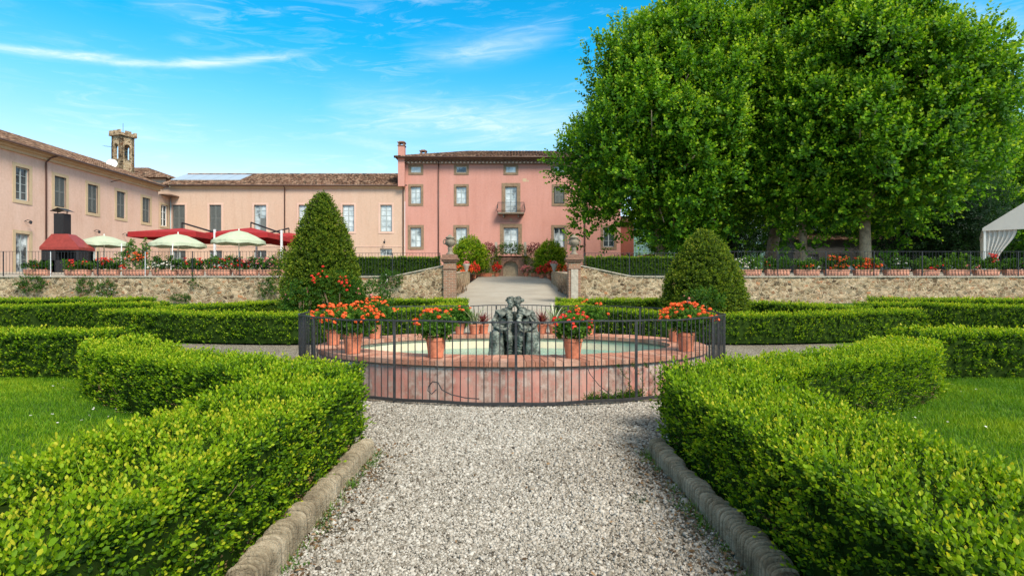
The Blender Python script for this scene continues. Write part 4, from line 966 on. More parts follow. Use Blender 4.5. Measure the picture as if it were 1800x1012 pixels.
LT = [(66, 'first from the left end, with few small red blooms', [(Rr, 6, .3, .5, 0, None)], .32), (137, 'second, with one tight red bloom cluster', [(Rr, 14, .35, .68, -.25, .10), (Rr, 10, .35, .6, .4, .08)], .32),
      (188, 'third, with a red bloom cluster beside the grill', [(Rr, 22, .45, .75, -.1, .16)], .30), (238, 'with a tall bushy rose crowned by red blooms', [(Oo, 30, .65, 1.05, .1, .22), (Rr, 6, .3, .5, -.5, .06)], .95),
      (290, 'mostly leafy with white specks, under the pale parasol', [(Ww, 8, .3, .6, 0, None)], .42), (336, 'with a few red blooms high on thin stems', [(Rr, 10, .45, .75, 0, None)], .36),
      (385, 'with scattered red clusters and a tall stem', [(Rr, 16, .3, .75, .1, .25)], .55), (432, 'with many faded red blooms', [(Rr, 20, .35, .65, -.1, .2), (Pp, 16, .5, .75, .2, .3)], .40), (478, 'full of pink blooms beside the cone topiary', [(Pp, 30, .35, .75, 0, .3)], .42)]
for i, (px, lab, k, h) in enumerate(LT): trough(px, 100 + i, 'terracotta trough of the left row, ' + lab, k, hgt=h)
RT = [(1316, 'first beside the dome topiary, with white roses', [(Ww, 22, .3, .75, 0, None)], .5), (1366, 'leafy, with one orange bloom at its left', [(Oo, 5, .4, .6, -.45, .05)], .45), (1418, 'under the thin trunk, with two small orange blooms', [(Oo, 6, .35, .5, 0, .2), (Ww, 3, .3, .4, .4, .04)], .42),
      (1470, 'with a tall cluster of orange blooms', [(Oo, 44, .3, .85, 0, .22)], .55), (1522, 'covered by the widest band of red blooms', [(Oo, 50, .3, .75, 0, .32), (Rr, 12, .3, .6, 0, .2)], .45), (1575, 'leafy with white specks, right of the red band', [(Ww, 6, .5, .75, 0, .2)], .55),
      (1628, 'with three low red blooms at its right', [(Rr, 8, .25, .5, .2, .2)], .42), (1682, 'plain leafy one, in front of the parked cars', [(Pp, 3, .4, .6, .4, .1)], .52), (1733, 'with a tall red rose before the marquee post', [(Rr, 14, .55, .95, .2, .09), (Pp, 5, .3, .5, -.4, .06)], .45), (1786, 'last one at the right edge, dark leafy', [(Pp, 3, .4, .6, .3, .1)], .45)]
for i, (px, lab, k, h) in enumerate(RT): trough(px, 200 + i, 'terracotta trough of the right row, ' + lab, k, hgt=h)
# plants growing out of the wall
T_WP = templates(51, 5, n=7, L=.075, W=.05, H=.14, fine=False, tilt=(.5, 1.2), young=.5)
def wallplant(px, py, w_, h_, seed, label, mat='leaf_geranium', D=23.9, n=150, fl=None):
    x = (px - 900) / F * D; z = 1.5 - (py - 506) / F * D; r = np.random.default_rng(seed); L = Leaves(); P, d = shell(r, n, (0, 0, 0), (w_, .22, h_), -.9, .25)
    t = thing('wall_plant', (x, D, z), label, 'plant', 'plants growing out of the stone walls')
    L.scatter(T_WP, P, d + r.normal(0, .5, d.shape) + (0, -.4, .1), r.uniform(.6, 1.1, len(P)), r.normal(-.05, .12, len(P))); L.build('foliage', mat, t, world=False)
    if fl:
        L = Leaves(); L.scatter(T_PET, P[:fl] + (0, -.1, 0), d[:fl], 1.0, .3); L.build('flowers', 'petal_pale', t, world=False)
wallplant(55, 498, .72, .36, 1, 'wide dark shrub growing out of the left wall below the first troughs', n=240, fl=6)
wallplant(150, 503, .38, .40, 2, 'mid green tuft hanging from the left wall, left of two', n=120); wallplant(186, 508, .45, .38, 3, 'dark caper tuft with white specks on the left wall, right of two', n=150, fl=10)
wallplant(470, 506, .42, .42, 4, 'leafy bush on the wall just left of the cone topiary', n=150); wallplant(688, 490, .52, .36, 5, 'pale flowered bush on the wall between cone topiary and left gate pillar', n=200, fl=12)
wallplant(318, 524, .5, .14, 6, 'low patch of green at the foot of the left wall', n=80); wallplant(345, 494, .25, .3, 7, 'thin trailing creeper stain high on the left wall', n=30)
# ------------------------------------------------------------------ topiary and rose bushes
def topiary(px, D, zb, H, prof, seed, label, trunk=True):
    x = (px - 900) / F * D; r = np.random.default_rng(seed); t = thing('topiary', (x, D, zb), label, 'topiary', 'large clipped topiaries behind the fountain')
    zs, rs = zip(*prof); n = int(13000 * H / 3.8); z = r.uniform(0, 1, n) * H; rad = np.interp(z / H, zs, rs)
    k = r.random(n) < (rad + .15) / (max(rs) + .15); z, rad = z[k], rad[k]; a = r.uniform(0, 6.2832, len(z))
    d = np.stack([np.cos(a), np.sin(a), np.full(len(z), .35)], 1); q = 1 + .07 * lump(np.stack([np.cos(a) * 2, np.sin(a) * 2, z * 1.6], 1), 2, seed) + .06 * lump(np.stack([np.cos(a) * 2, np.sin(a) * 2, z * 1.6], 1), 6, seed) 
    P = np.stack([np.cos(a) * rad * q, np.sin(a) * rad * q, z], 1); P -= d * (np.abs(r.normal(0, .12, len(z))) - .03)[:, None]
    L = Leaves(); L.scatter(T_MIDT, P, d + r.normal(0, .4, d.shape), r.uniform(.7, 1.25, len(z)), .15 * lump(P, 3, seed) + r.normal(-.02, .1, len(z)))
    core = MB(); core.lathe([(max(.01, np.interp(i / 12, zs, rs) * .78), i / 12 * H * .95 + .02) for i in range(13)], n=16)
    L.raw(core.v, np.array([f for f in core.f if len(f) == 4]), 1)
    L.build('crown', ['leaf_yew', 'hedge_core'], t, world=False)
    mb = MB(); mb.tube([(0, 0, -.1), (.03, 0, H * .3), (0, 0, H * .7)], [.12, .09, .03], 8); mb.build('trunk', 'bark_dark', t, world=False)
    return t
T_MIDT = templates(61, 5, n=8, L=.060, W=.038, H=.10, fine=False, young=.7)
topiary(567, 15.6, gz(15.6), 3.85, [(0, 1.15), (.2, 1.06), (.35, .97), (.54, .82), (.75, .57), (.9, .33), (1, .05)], 3, 'tall pointed cone topiary on the left, higher than the wall behind')
topiary(1237, 15.6, gz(15.6), 2.82, [(0, 1.12), (.3, 1.07), (.55, .92), (.75, .62), (.9, .36), (1, .05)], 4, 'low blunt dome topiary on the right, in front of the tree trunks')
def rosebush(px, D, z0, rad, seed, label, petal, nf, n=320, off=(0, 0)):
    x = (px - 900) / F * D; r = np.random.default_rng(seed); t = thing('rose_bush', (x, D, gz(D)), label, 'rose bush')
    L = Leaves(); P, d = shell(r, n, (0, 0, z0), rad, -.95, .3); L.scatter(T_WP, P, d + r.normal(0, .5, d.shape) + (0, 0, .3), r.uniform(.6, 1.0, len(P)), r.normal(0, .12, len(P)))
    L.build('foliage', 'leaf_geranium', t, world=False)
    L = Leaves(); P, d = shell(r, nf, (off[0], -.1, z0 + off[1]), (rad[0] * .9, rad[1], rad[2] * .6), -.1, .7); P2 = np.repeat(P, 3, 0) + r.normal(0, .05, (len(P) * 3, 3))
    L.scatter(T_PET, P2, np.tile((0, -.5, 1.), (len(P2), 1)), r.uniform(1.0, 1.6, len(P2)), .1); L.build('flowers', petal, t, world=False)
    mb = MB()
    for k in range(5): mb.tube([(r.normal(0, .06), 0, -.02), (r.normal(0, rad[0] * .4), 0, z0)], .014, 5)
    mb.build('stems', 'twig', t, world=False)
rosebush(592, 14.6, 1.15, (.75, .45, .55), 1, 'rose bush with bright red blooms before the cone topiary', 'petal_red', 9, off=(-.15, .2))
rosebush(528, 14.5, .95, (.55, .4, .5), 2, 'leafy rose bush with pale blooms at the left foot of the cone topiary', 'petal_pink', 3)
rosebush(1236, 14.2, .85, (.55, .4, .42), 3, 'low rose bush with three pink blooms before the dome topiary', 'petal_pink', 4)
rosebush(652, 14.9, 1.0, (.55, .4, .45), 4, 'leafy rose bush with pale pink blooms at the right foot of the cone topiary', 'petal_pink', 3)
# ------------------------------------------------------------------ buildings
class Facade:
    """wall plane: origin o, horizontal unit u, outward normal n"""
    def __init__(s, o, u, n): s.o, s.u, s.n = Vector(o), Vector(u), Vector(n)
    def p(s, a, z, d=0): return s.o + s.u * a + s.n * d + Vector((0, 0, z))
    def box(s, mb, a0, a1, z0, z1, d0, d1):
        c = s.p((a0 + a1) / 2, (z0 + z1) / 2, (d0 + d1) / 2); mb.obox(c, s.u * ((a1 - a0) / 2), s.n * ((d1 - d0) / 2), Vector((0, 0, (z1 - z0) / 2)))
    def wall(s, mb, a0, a1, z0, z1, holes, depth=.24):
        A = sorted({a0, a1, *[h[0] for h in holes], *[h[1] for h in holes]}); Z = sorted({z0, z1, *[h[2] for h in holes], *[h[3] for h in holes]})
        for i in range(len(A) - 1):
            for j in range(len(Z) - 1):
                ca, cz = (A[i] + A[i + 1]) / 2, (Z[j] + Z[j + 1]) / 2
                if any(h[0] < ca < h[1] and h[2] < cz < h[3] for h in holes): continue
                mb.quad(s.p(A[i], Z[j]), s.p(A[i + 1], Z[j]), s.p(A[i + 1], Z[j + 1]), s.p(A[i], Z[j + 1]))
        for h in holes:
            q = [(h[0], h[2]), (h[1], h[2]), (h[1], h[3]), (h[0], h[3])]
            for k in range(4):
                (x0, z0_), (x1, z1_) = q[k], q[(k + 1) % 4]; mb.quad(s.p(x0, z0_), s.p(x1, z1_), s.p(x1, z1_, -depth), s.p(x0, z0_, -depth))
WF = .085
def window(fc, parent, a0, a1, z0, z1, glass='glass_bright', style='casement', sur=None, surmat='stone_surround', frame='frame_grey', rows=3, sill=False, label=None, depth=.18, half=None):
    w_ = WF; mb = MB(); d0, d1 = -depth - .03, -depth + .03; am = (a0 + a1) / 2
    for q in ((a0, a0 + w_, z0, z1), (a1 - w_, a1, z0, z1), (a0 + w_, a1 - w_, z0, z0 + w_), (a0 + w_, a1 - w_, z1 - w_, z1)): fc.box(mb, *q, d0, d1)
    if style == 'casement':
        fc.box(mb, am - .05, am + .05, z0 + w_, z1 - w_, d0 + .002, d1 + .012)
        for k in range(1, rows):
            z = z0 + (z1 - z0) * k / rows; fc.box(mb, a0 + w_, am - .05, z - .018, z + .018, d0 + .01, d1 - .006); fc.box(mb, am + .05, a1 - w_, z - .018, z + .018, d0 + .01, d1 - .006)
    wn = mb.build('window', frame, parent)
    if label: wn['label'] = label
    if style == 'shutter':
        for (b0, b1) in ((a0 + w_, am - .012), (am + .012, a1 - w_)):
            mb = MB()
            for q in ((b0, b0 + .06, z0 + w_, z1 - w_), (b1 - .06, b1, z0 + w_, z1 - w_), (b0 + .06, b1 - .06, (z0 + z1) / 2 - .05, (z0 + z1) / 2 + .05)): fc.box(mb, *q, -.10, -.055)
            k = int((z1 - z0 - 2 * w_) / .075)
            for i in range(k):
                z = z0 + w_ + .075 * (i + .5); c = fc.p((b0 + b1) / 2, z, -.08); mb.obox(c, fc.u * ((b1 - b0) / 2 - .05), fc.n * .022 + Vector((0, 0, -.028)), (fc.n * .35 + Vector((0, 0, .3))).normalized() * .005)
            sh = mb.build('shutter', 'shutter_grey', wn)
        mb = MB(); mb.quad(fc.p(a0, z0, -.13), fc.p(a1, z0, -.13), fc.p(a1, z1, -.13), fc.p(a0, z1, -.13)); mb.build('pane', 'glass_dark', wn)
    else:
        mb = MB(); mb.quad(fc.p(a0, z0, -depth), fc.p(a1, z0, -depth), fc.p(a1, z1, -depth), fc.p(a0, z1, -depth)); mb.build('pane', glass, wn)
        if half:
            mb = MB(); fc.box(mb, *half, -depth + .035, -depth + .06); mb.build('shutter', 'shutter_grey', wn)
    if sur:
        e = sur; mb = MB(); pr = .035
        for q in ((a0 - e, a0, z0 - (e if sill != 'door' else 0), z1 + e), (a1, a1 + e, z0 - (e if sill != 'door' else 0), z1 + e), (a0, a1, z1, z1 + e)): fc.box(mb, *q, -.05, pr)
        if sill != 'door': fc.box(mb, a0, a1, z0 - e, z0, -.05, pr + .012)
        mb.build('surround', surmat, wn)
def tiles(mb, e0, e1, up, L, pitchcol=.23, row=.36, clip0=0, clip1=0, r=None):
    """coppi roof: eave line e0->e1, unit vector up the slope, slope length L; clip0/clip1: run lost at each end per unit of slope"""
    r = r or random.Random(1); e0, e1, up = Vector(e0), Vector(e1), Vector(up); W = (e1 - e0).length; u = (e1 - e0) / W; nrm = u.cross(up).normalized()
    if nrm.z < 0: nrm = -nrm
    nc = int(W / pitchcol); rad = pitchcol * .42
    prof = [(-rad, 0), (-rad * .62, rad * .55), (0, rad * .82), (rad * .62, rad * .55), (rad, 0)]
    for i in range(nc):
        a = (i + .5) * pitchcol; Lc = L
        if clip0 > 0: Lc = min(Lc, a / clip0)
        if clip1 > 0: Lc = min(Lc, (W - a) / clip1)
        s = 0
        while s < Lc - .05:
            s1 = min(Lc, s + row); mb.c = r.random(); j = r.uniform(-.012, .012); base = e0 + u * (a + j)
            V = [base + up * (s - .03) + u * x + nrm * (z + .028) for x, z in prof] + [base + up * s1 + u * x * .9 + nrm * (z + .006) for x, z in prof]
            mb.add(V, [(k, k + 1, k + 6, k + 5) for k in range(4)]); 
            if s == 0: mb.add([base + up * (-.03) + u * x + nrm * (z + .028) for x, z in prof], [(4, 3, 2, 1, 0)])
            s = s1
def hiproof(parent, x0, x1, y0, y1, z, pitch, front=True, ov=0, name='roof', sides=(1, 1), row=.36, pc=.23, gable=(0, 0)):
    """roof over a rectangle; y0 is the front eave. gable flags stop the hips at the left/right end"""
    tp = math.tan(pitch); half = (y1 - y0) / 2; zr = z + half * tp; hx0 = 0 if gable[0] else half; hx1 = 0 if gable[1] else half
    mb = MB(); A = (x0, y0, z); B = (x1, y0, z); Cc = (x1, y1, z); D = (x0, y1, z); E = (x0 + hx0, y0 + half, zr); G = (x1 - hx1, y0 + half, zr)
    mb.add([A, B, Cc, D, E, G], [(0, 1, 5, 4), (1, 2, 5), (2, 3, 4, 5), (3, 0, 4), (3, 2, 1, 0)]); rf = mb.build(name, 'tile_under', parent)
    mb = MB(); c = math.cos(pitch); L = half / c
    tiles(mb, (x0, y0, z + .01), (x1, y0, z + .01), (0, c, math.sin(pitch)), L, pc, row, 0 if gable[0] else c, 0 if gable[1] else c, random.Random(2))
    if not gable[1] : tiles(mb, (x1, y0, z + .01), (x1, y1, z + .01), (-c, 0, math.sin(pitch)), L, pc, row, c, c, random.Random(3))
    if not gable[0]: tiles(mb, (x0, y1, z + .01), (x0, y0, z + .01), (c, 0, math.sin(pitch)), L, pc, row, c, c, random.Random(4))
    rr_ = random.Random(5)
    def ridge(p, q):
        p, q = Vector(p), Vector(q); n = int((q - p).length / .4)
        for i in range(n): mb.c = rr_.random(); mb.tube([p.lerp(q, i / n), p.lerp(q, (i + 1.05) / n)], [.13, .11], 8)
    ridge(E, G)
    if not gable[0]: ridge(A, E)
    if not gable[1]: ridge(B, G)
    mb.build('tiles', 'roof_tile', rf); return rf
def X(px, D=57): return (px - 900) / F * D
def Z(py, D=57): return 1.5 + (506 - py) / F * D
# --- villa
DV = 57.0; vil = thing('villa', (0, DV, 2.6), 'three-storey pink villa with stone-framed windows and a small iron balcony', 'villa')
xl, xr = X(712), X(1091); fv = Facade((0, DV, 0), (1, 0, 0), (0, -1, 0)); z3 = Z(283)
holes = []; wins = []
cols = [(731, 'bright'), (811, 'a'), (898, 'c'), (983, 'd'), (1070, 'e')]
for cx, _ in cols:
    wins.append((X(cx - 9.5), X(cx + 9.5), Z(304), Z(292), 'attic', cx))
    if cx != 898:
        wins.append((X(cx - 9), X(cx + 9), Z(358), Z(328), 'mid', cx)); wins.append((X(cx - 9.5), X(cx + 9.5), Z(434), Z(400), 'low', cx))
    else:
        wins.append((X(888), X(908.5), Z(374), Z(328), 'middoor', cx)); wins.append((X(885.5), X(911), Z(446), Z(400), 'lowdoor', cx))
mb = MB(); fv.wall(mb, xl, xr, 2.4, z3, [w_[:4] for w_ in wins])
mb.quad((xr, DV, 2.4), (xr, DV + 12, 2.4), (xr, DV + 12, z3), (xr, DV, z3)); mb.quad((xl, DV + 12, 2.4), (xl, DV, 2.4), (xl, DV, z3), (xl, DV + 12, z3)); mb.quad((xr, DV + 12, 2.4), (xl, DV + 12, 2.4), (xl, DV + 12, z3), (xr, DV + 12, z3))
mb.build('wall', 'plaster_pink', vil)
for a0, a1, z0, z1, kd, cx in wins:
    gl = {731: 'glass_bright', 811: 'glass_bright', 898: 'glass_bright', 983: 'glass_mixed', 1070: 'glass_dark'}[cx]
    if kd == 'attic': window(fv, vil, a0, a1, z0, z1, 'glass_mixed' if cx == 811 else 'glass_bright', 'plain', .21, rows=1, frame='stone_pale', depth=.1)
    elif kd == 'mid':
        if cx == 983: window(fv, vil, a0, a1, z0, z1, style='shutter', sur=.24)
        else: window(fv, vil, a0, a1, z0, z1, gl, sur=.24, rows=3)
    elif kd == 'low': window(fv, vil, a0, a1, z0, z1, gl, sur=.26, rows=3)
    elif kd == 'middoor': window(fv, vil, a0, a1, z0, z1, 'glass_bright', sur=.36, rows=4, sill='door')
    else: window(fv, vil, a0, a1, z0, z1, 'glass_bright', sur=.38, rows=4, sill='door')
mb = MB(); fv.box(mb, xl, xr, Z(289.5), Z(288), 0, .05); fv.box(mb, xl, xr, z3, z3 + .14, -.1, .62); fv.box(mb, xl - .25, xr + .25, z3 + .14, z3 + .22, -.1, .80); mb.build('cornice', 'cornice_brown', vil)
mb = MB(); fv.box(mb, xl, xr, z3 - .26, z3 - .002, .0, .12); mb.build('frieze', 'white_paint', vil)
mb = MB(); nd = 58   # the bracket row is one moulded cornice band
for i in range(nd): a = xl + (xr - xl) * (i + .5) / nd; fv.box(mb, a - .085, a + .085, z3 - .24, z3 - .004, .12, .5)
mb.box(xl, xr, DV - .5, DV - .12, z3 - .06, z3 - .0045); mb.build('bracket_band', 'cornice_brown', vil)
mb = MB(); mb.tube([(xl - .6, DV - .93, z3 + .2), (xr + .6, DV - .93, z3 + .2)], .07, 8); mb.build('gutter', 'copper_gutter', vil, smooth=True)
hiproof(vil, xl - .9, xr + .9, DV - .9, DV + 12.9, z3 + .22, R(17.5), pc=.34, row=.5)
for a, zt_, zb_ in ((X(771), z3, 2.6), (X(1028), Z(378), 2.6)):
    mb = MB(); mb.tube([(a, DV - .1, zb_), (a, DV - .1, z3)], .055, 8); mb.build('downpipe', 'pipe_brown', vil, smooth=True)
def chimney(x, y, z0, z1, w_, parent, mat='plaster_pink'):
    mb = MB(); mb.box(x - w_, x + w_, y - w_, y + w_, z0, z1 - .45); ch = mb.build('chimney', mat, parent)
    mb = MB()
    for sx_ in (-1, 1):
        for sy_ in (-1, 1): mb.box(x + sx_ * w_ * .75 - .07, x + sx_ * w_ * .75 + .07, y + sy_ * w_ * .75 - .07, y + sy_ * w_ * .75 + .07, z1 - .38, z1 - .12)
    mb.box(x - w_ - .06, x + w_ + .06, y - w_ - .06, y + w_ + .06, z1 - .45, z1 - .38); mb.box(x - w_ - .06, x + w_ + .06, y - w_ - .06, y + w_ + .06, z1 - .12, z1 - .04); mb.box(x - w_ * .7, x + w_ * .7, y - w_ * .7, y + w_ * .7, z1 - .04, z1 + .06)
    mb.build('chimney_cap', 'brick_dark', ch)
chimney(X(706, 56.6), 56.7, 11.8, Z(250, 56.7), .33, vil); chimney(X(743, 60), 60.5, 15.4, Z(263, 60), .32, vil)
# plaster losses
mb = MB()
for (cx, cy, w_, h_) in ((922, 316.5, 5, 4), (928, 318, 2, 1.6), (898, 386, 2.6, 3.6), (783, 345, 1, 1)):
    r_ = random.Random(cx); mb.add([(X(cx) + math.cos(k * .628) * w_ / F * 57 * r_.uniform(.6, 1.1), DV - .004, Z(cy) + math.sin(k * .628) * h_ / F * 57 * r_.uniform(.6, 1.1)) for k in range(10)], [tuple(range(10))])
mb.build('plaster_loss', 'plaster_trim', vil)
# small balcony
bz = Z(375); bal = MB(); bx0, bx1 = X(875.5), X(921); bal.box(bx0, bx1, DV - .85, DV, bz - .14, bz); bal.box(bx0 + .5, bx0 + .65, DV - .6, DV, bz - .45, bz - .14); bal.box(bx1 - .65, bx1 - .5, DV - .6, DV, bz - .45, bz - .14); bo = bal.build('balcony', 'stone_grey', vil)
mb = MB(); pts = [(bx0, DV - .05), (bx0, DV - .8), (bx1, DV - .8), (bx1, DV - .05)]
for (p, q) in zip(pts[:-1], pts[1:]):
    L_ = math.dist(p, q); k = int(L_ / .12)
    mb.bar((*p, bz + 1.0), (*q, bz + 1.0), .04); mb.bar((*p, bz + .12), (*q, bz + .12), .03)
    for i in range(k + 1):
        x = p[0] + (q[0] - p[0]) * i / k; y = p[1] + (q[1] - p[1]) * i / k; ox = (-1 if x < 0 else 1) * .12 * (1 if p[0] == q[0] else 0); oy = -.14 if p[1] == q[1] else 0
        mb.tube([(x, y, bz), (x + ox, y + oy, bz + .3), (x + ox * .4, y + oy * .4, bz + .65), (x, y, bz + 1.0)], .014, 5)
mb.build('railing', 'iron_dark', bo)
# annex right of the villa
an = thing('annex', (X(1104), 58, 2.6), 'small dark red-brown house wall beside the right end of the villa', 'building')
mb = MB(); fa = Facade((0, 58, 0), (1, 0, 0), (0, -1, 0)); fa.wall(mb, xr + .02, X(1114, 58), 2.4, 8.3, []); mb.quad((X(1114, 58), 58, 2.4), (X(1114, 58), 64, 2.4), (X(1114, 58), 64, 8.3), (X(1114, 58), 58, 8.3)); mb.build('wall', 'plaster_brick_red', an)
hiproof(an, xr + .02, X(1118, 58), 57.6, 64, 8.3, R(16), gable=(1, 1))
# --- low wing
wg = thing('wing', (X(505), 57, 2.6), 'long two-storey cream-pink wing between the side building and the villa', 'building')
fw = Facade((0, 57.02, 0), (1, 0, 0), (0, -1, 0)); wz = Z(329); x0, x1 = X(298), X(711.5)
ww = [(303, 325, 'shutter'), (368, 389, 'shutter'), (446.5, 468, 'half'), (525, 543.5, 'g'), (602, 622.5, 'g'), (668.5, 689, 'g')]
hs = [(X(a), X(b), Z(407), Z(360), k) for a, b, k in ww] + [(X(a), X(b), Z(468), Z(440), 'dark') for a, b in ((283, 296), (303, 326), (368, 390), (446, 468))] + [(X(668), X(689), Z(449), Z(437), 'teal')]
mb = MB(); fw.wall(mb, x0, x1, 2.4, wz, [h[:4] for h in hs]); mb.quad((x0, 57.02, 2.4), (x0, 66, 2.4), (x0, 66, wz), (x0, 57.02, wz)); mb.build('wall', 'plaster_cream', wg)
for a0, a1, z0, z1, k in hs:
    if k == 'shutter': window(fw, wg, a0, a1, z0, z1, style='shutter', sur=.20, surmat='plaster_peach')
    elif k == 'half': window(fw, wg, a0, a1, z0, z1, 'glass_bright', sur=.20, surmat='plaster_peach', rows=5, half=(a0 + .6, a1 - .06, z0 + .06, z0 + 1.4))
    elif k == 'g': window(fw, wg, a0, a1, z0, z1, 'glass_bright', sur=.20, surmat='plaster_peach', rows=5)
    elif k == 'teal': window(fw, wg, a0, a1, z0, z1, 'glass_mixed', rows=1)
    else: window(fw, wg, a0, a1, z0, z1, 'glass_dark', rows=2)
mb = MB(); fw.box(mb, x0 + .1, x1, wz - .02, wz + .12, -.1, .28); fw.box(mb, x0 + .1, x1, wz - .16, wz - .02, 0, .12); mb.build('cornice', 'plaster_trim', wg)
mb = MB(); fw.box(mb, x0, x1, Z(434), Z(432.5), 0, .04); mb.build('string_course', 'plaster_peach', wg)
mb = MB(); mb.tube([(x0 + .3, 56.6, wz + .12), (x1 + .3, 56.6, wz + .12)], .07, 8); mb.build('gutter', 'copper_gutter', wg, smooth=True)
hiproof(wg, x0 - 1, x1 + .02, 56.65, 67.4, wz + .15, R(22), gable=(1, 1))
for a in (X(501), X(709)):
    mb = MB(); mb.tube([(a, 56.92, 2.6), (a, 56.92, wz - .1), (a, 56.6, wz + .1)], .055, 8); mb.build('downpipe', 'pipe_brown', wg, smooth=True)
pt = math.tan(R(22)); mb = MB()
for i in range(5):
    xa = X(283) + i * (X(412) - X(283)) / 5 * .98; xb = xa + (X(412) - X(283)) / 5 * .94
    mb.add([(xa + .0, 58.6, wz + .15 + 1.95 * pt + .16), (xb, 58.6, wz + .15 + 1.95 * pt + .16), (xb, 61.2, wz + .15 + 4.55 * pt + .16), (xa, 61.2, wz + .15 + 4.55 * pt + .16),
            (xa + .0, 58.6, wz + .15 + 1.95 * pt + .08), (xb, 58.6, wz + .15 + 1.95 * pt + .08), (xb, 61.2, wz + .15 + 4.55 * pt + .08), (xa, 61.2, wz + .15 + 4.55 * pt + .08)], [(0, 1, 2, 3), (4, 7, 6, 5), (0, 4, 5, 1), (1, 5, 6, 2), (2, 6, 7, 3), (3, 7, 4, 0)])
mb.build('roof_panels', 'solar', wg)
# --- left building, parallel to the line of sight
XL = -35.0; lb = thing('side_building', (XL, 45, 2.6), 'long two-storey peach-pink building receding along the left edge', 'building')
fl_ = Facade((XL, 0, 0), (0, 1, 0), (1, 0, 0)); lz = 11.35
def yD(px): return 34265 / (900 - px)
hs = [(35.4, 36.5, 7.75, 10.1, 'open')] + [(yD(a), yD(a) + 1.12, 7.75, 10.1, k) for a, k in ((27, 'open'), (95.5, 'shutter'), (154, 'shutter'), (205, 'shutter'), (250, 'shutter'))] + [(yD(27), yD(27) + 1.15, 2.62, 5.38, 'door'), (yD(155), yD(155) + 1.0, 3.0, 5.15, 'door'), (yD(250), yD(250) + 1.0, 3.0, 5.4, 'dark')]
mb = MB(); fl_.wall(mb, 27, 55.1, 2.3, lz, [h[:4] for h in hs]); mb.quad((XL, 55.1, 2.3), (XL - 1, 55.1, 2.3), (XL - 1, 55.1, lz), (XL, 55.1, lz)); mb.build('wall', 'plaster_peach', lb)
for a0, a1, z0, z1, k in hs:
    if k == 'open': window(fl_, lb, a0, a1, z0, z1, 'glass_dark', sur=.24, surmat='plaster_trim', rows=4, frame='frame_grey')
    elif k == 'shutter': window(fl_, lb, a0, a1, z0, z1, style='shutter', sur=.24, surmat='plaster_trim')
    elif k == 'door': window(fl_, lb, a0, a1, z0, z1, 'glass_mixed', sur=.22, surmat='plaster_trim', rows=3, sill='door', frame='frame_grey')
    else: window(fl_, lb, a0, a1, z0, z1, 'glass_dark', rows=2)
mb = MB(); fl_.box(mb, 27, 55.45, lz + .10, lz + .155, -.2, .69); fl_.box(mb, 27, 55.3, lz - .06, lz + .10, -.1, .40); fl_.box(mb, 27, 55.2, lz - .30, lz - .06, 0, .18); mb.build('cornice', 'plaster_trim', lb)
mb = MB(); mb.tube([(XL + .72, 27, lz + .16), (XL + .72, 55.4, lz + .16)], .08, 8); mb.build('gutter', 'copper_gutter', lb, smooth=True)
yp = yD(79); mb = MB(); mb.tube([(XL + .1, yp, 2.6), (XL + .1, yp, lz - .45), (XL + .35, yp + .1, lz - .1), (XL + .7, yp + .35, lz + .12)], .06, 8); mb.build('downpipe', 'pipe_brown', lb, smooth=True)
pc = R(21); mb = MB(); mb.add([(XL + .7, 27, lz + .16), (XL + .7, 55.5, lz + .16), (XL - 6, 55.5, lz + .16 + 6.7 * math.tan(pc)), (XL - 6, 27, lz + .16 + 6.7 * math.tan(pc)), (XL - 6, 27, lz), (XL - 6, 55.5, lz), (XL + .5, 27, lz + .1), (XL + .5, 55.5, lz + .1)], [(0, 1, 2, 3), (1, 5, 2), (6, 4, 5, 7)]); rf = mb.build('roof', 'tile_under', lb)
mb = MB(); tiles(mb, (XL + .7, 27, lz + .17), (XL + .7, 55.5, lz + .17), (-math.cos(pc), 0, math.sin(pc)), 6.7 / math.cos(pc), .23, .36); mb.build('tiles', 'roof_tile', rf)
for px, py in ((43, 389), (165, 406), (215, 412)):
    y = yD(px); z = 1.5 + (506 - py) * y / F; mb = MB(); mb.tube([(XL, y, z), (XL + .25, y, z + .12), (XL + .45, y, z + .05)], .02, 6); mb.lathe([(.03, .0), (.10, -.05), (.08, -.22), (.03, -.25)], (XL + .45, y, z + .05), 8)
    mb.tube([(XL + .05, y, z + .05), (XL + .18, y + .12, z - .12), (XL + .3, y, z - .02)], .014, 5); mb.build('wall_lamp', 'iron_dark', lb)
mb = MB(); y = X(677); mb.tube([(y, 57.0, Z(423)), (y, 56.7, Z(421)), (y, 56.6, Z(424))], .02, 6); mb.lathe([(.03, 0), (.11, -.05), (.08, -.25), (.03, -.28)], (y, 56.6, Z(424)), 8); mb.build('wall_lamp', 'iron_dark', wg)
for a in (48.6,): 
    mb = MB(); mb.tube([(XL, a, 10.75), (XL + .9, a, 10.95)], .035, 6); mb.build('bracket', 'pipe_brown', lb)
# lower corner piece
cp = thing('corner_building', (XL, 56, 2.6), 'narrow lower bay with a white cross-barred window in the inner corner of the buildings', 'building')
fc_ = Facade((XL + .0, 0, 0), (0, 1, 0), (1, 0, 0)); cz = 10.75; hh_ = (55.5, 56.6, 7.7, 9.85)
mb = MB(); fc_.wall(mb, 55.12, 57.0, 2.3, cz, [hh_]); mb.build('wall', 'plaster_cream', cp); window(fc_, cp, *hh_, 'glass_dark', sur=.18, surmat='plaster_trim', rows=3, frame='white_paint')
mb = MB(); mb.box(XL - .2, XL + .95, 55.55, 57.0, cz, cz + .12); mb.build('roof', 'cornice_brown', cp)
mb = MB(); mb.tube([(XL + .15, 56.85, 2.6), (XL + .15, 56.85, cz)], .05, 8); mb.build('downpipe', 'frame_grey', cp, smooth=True)
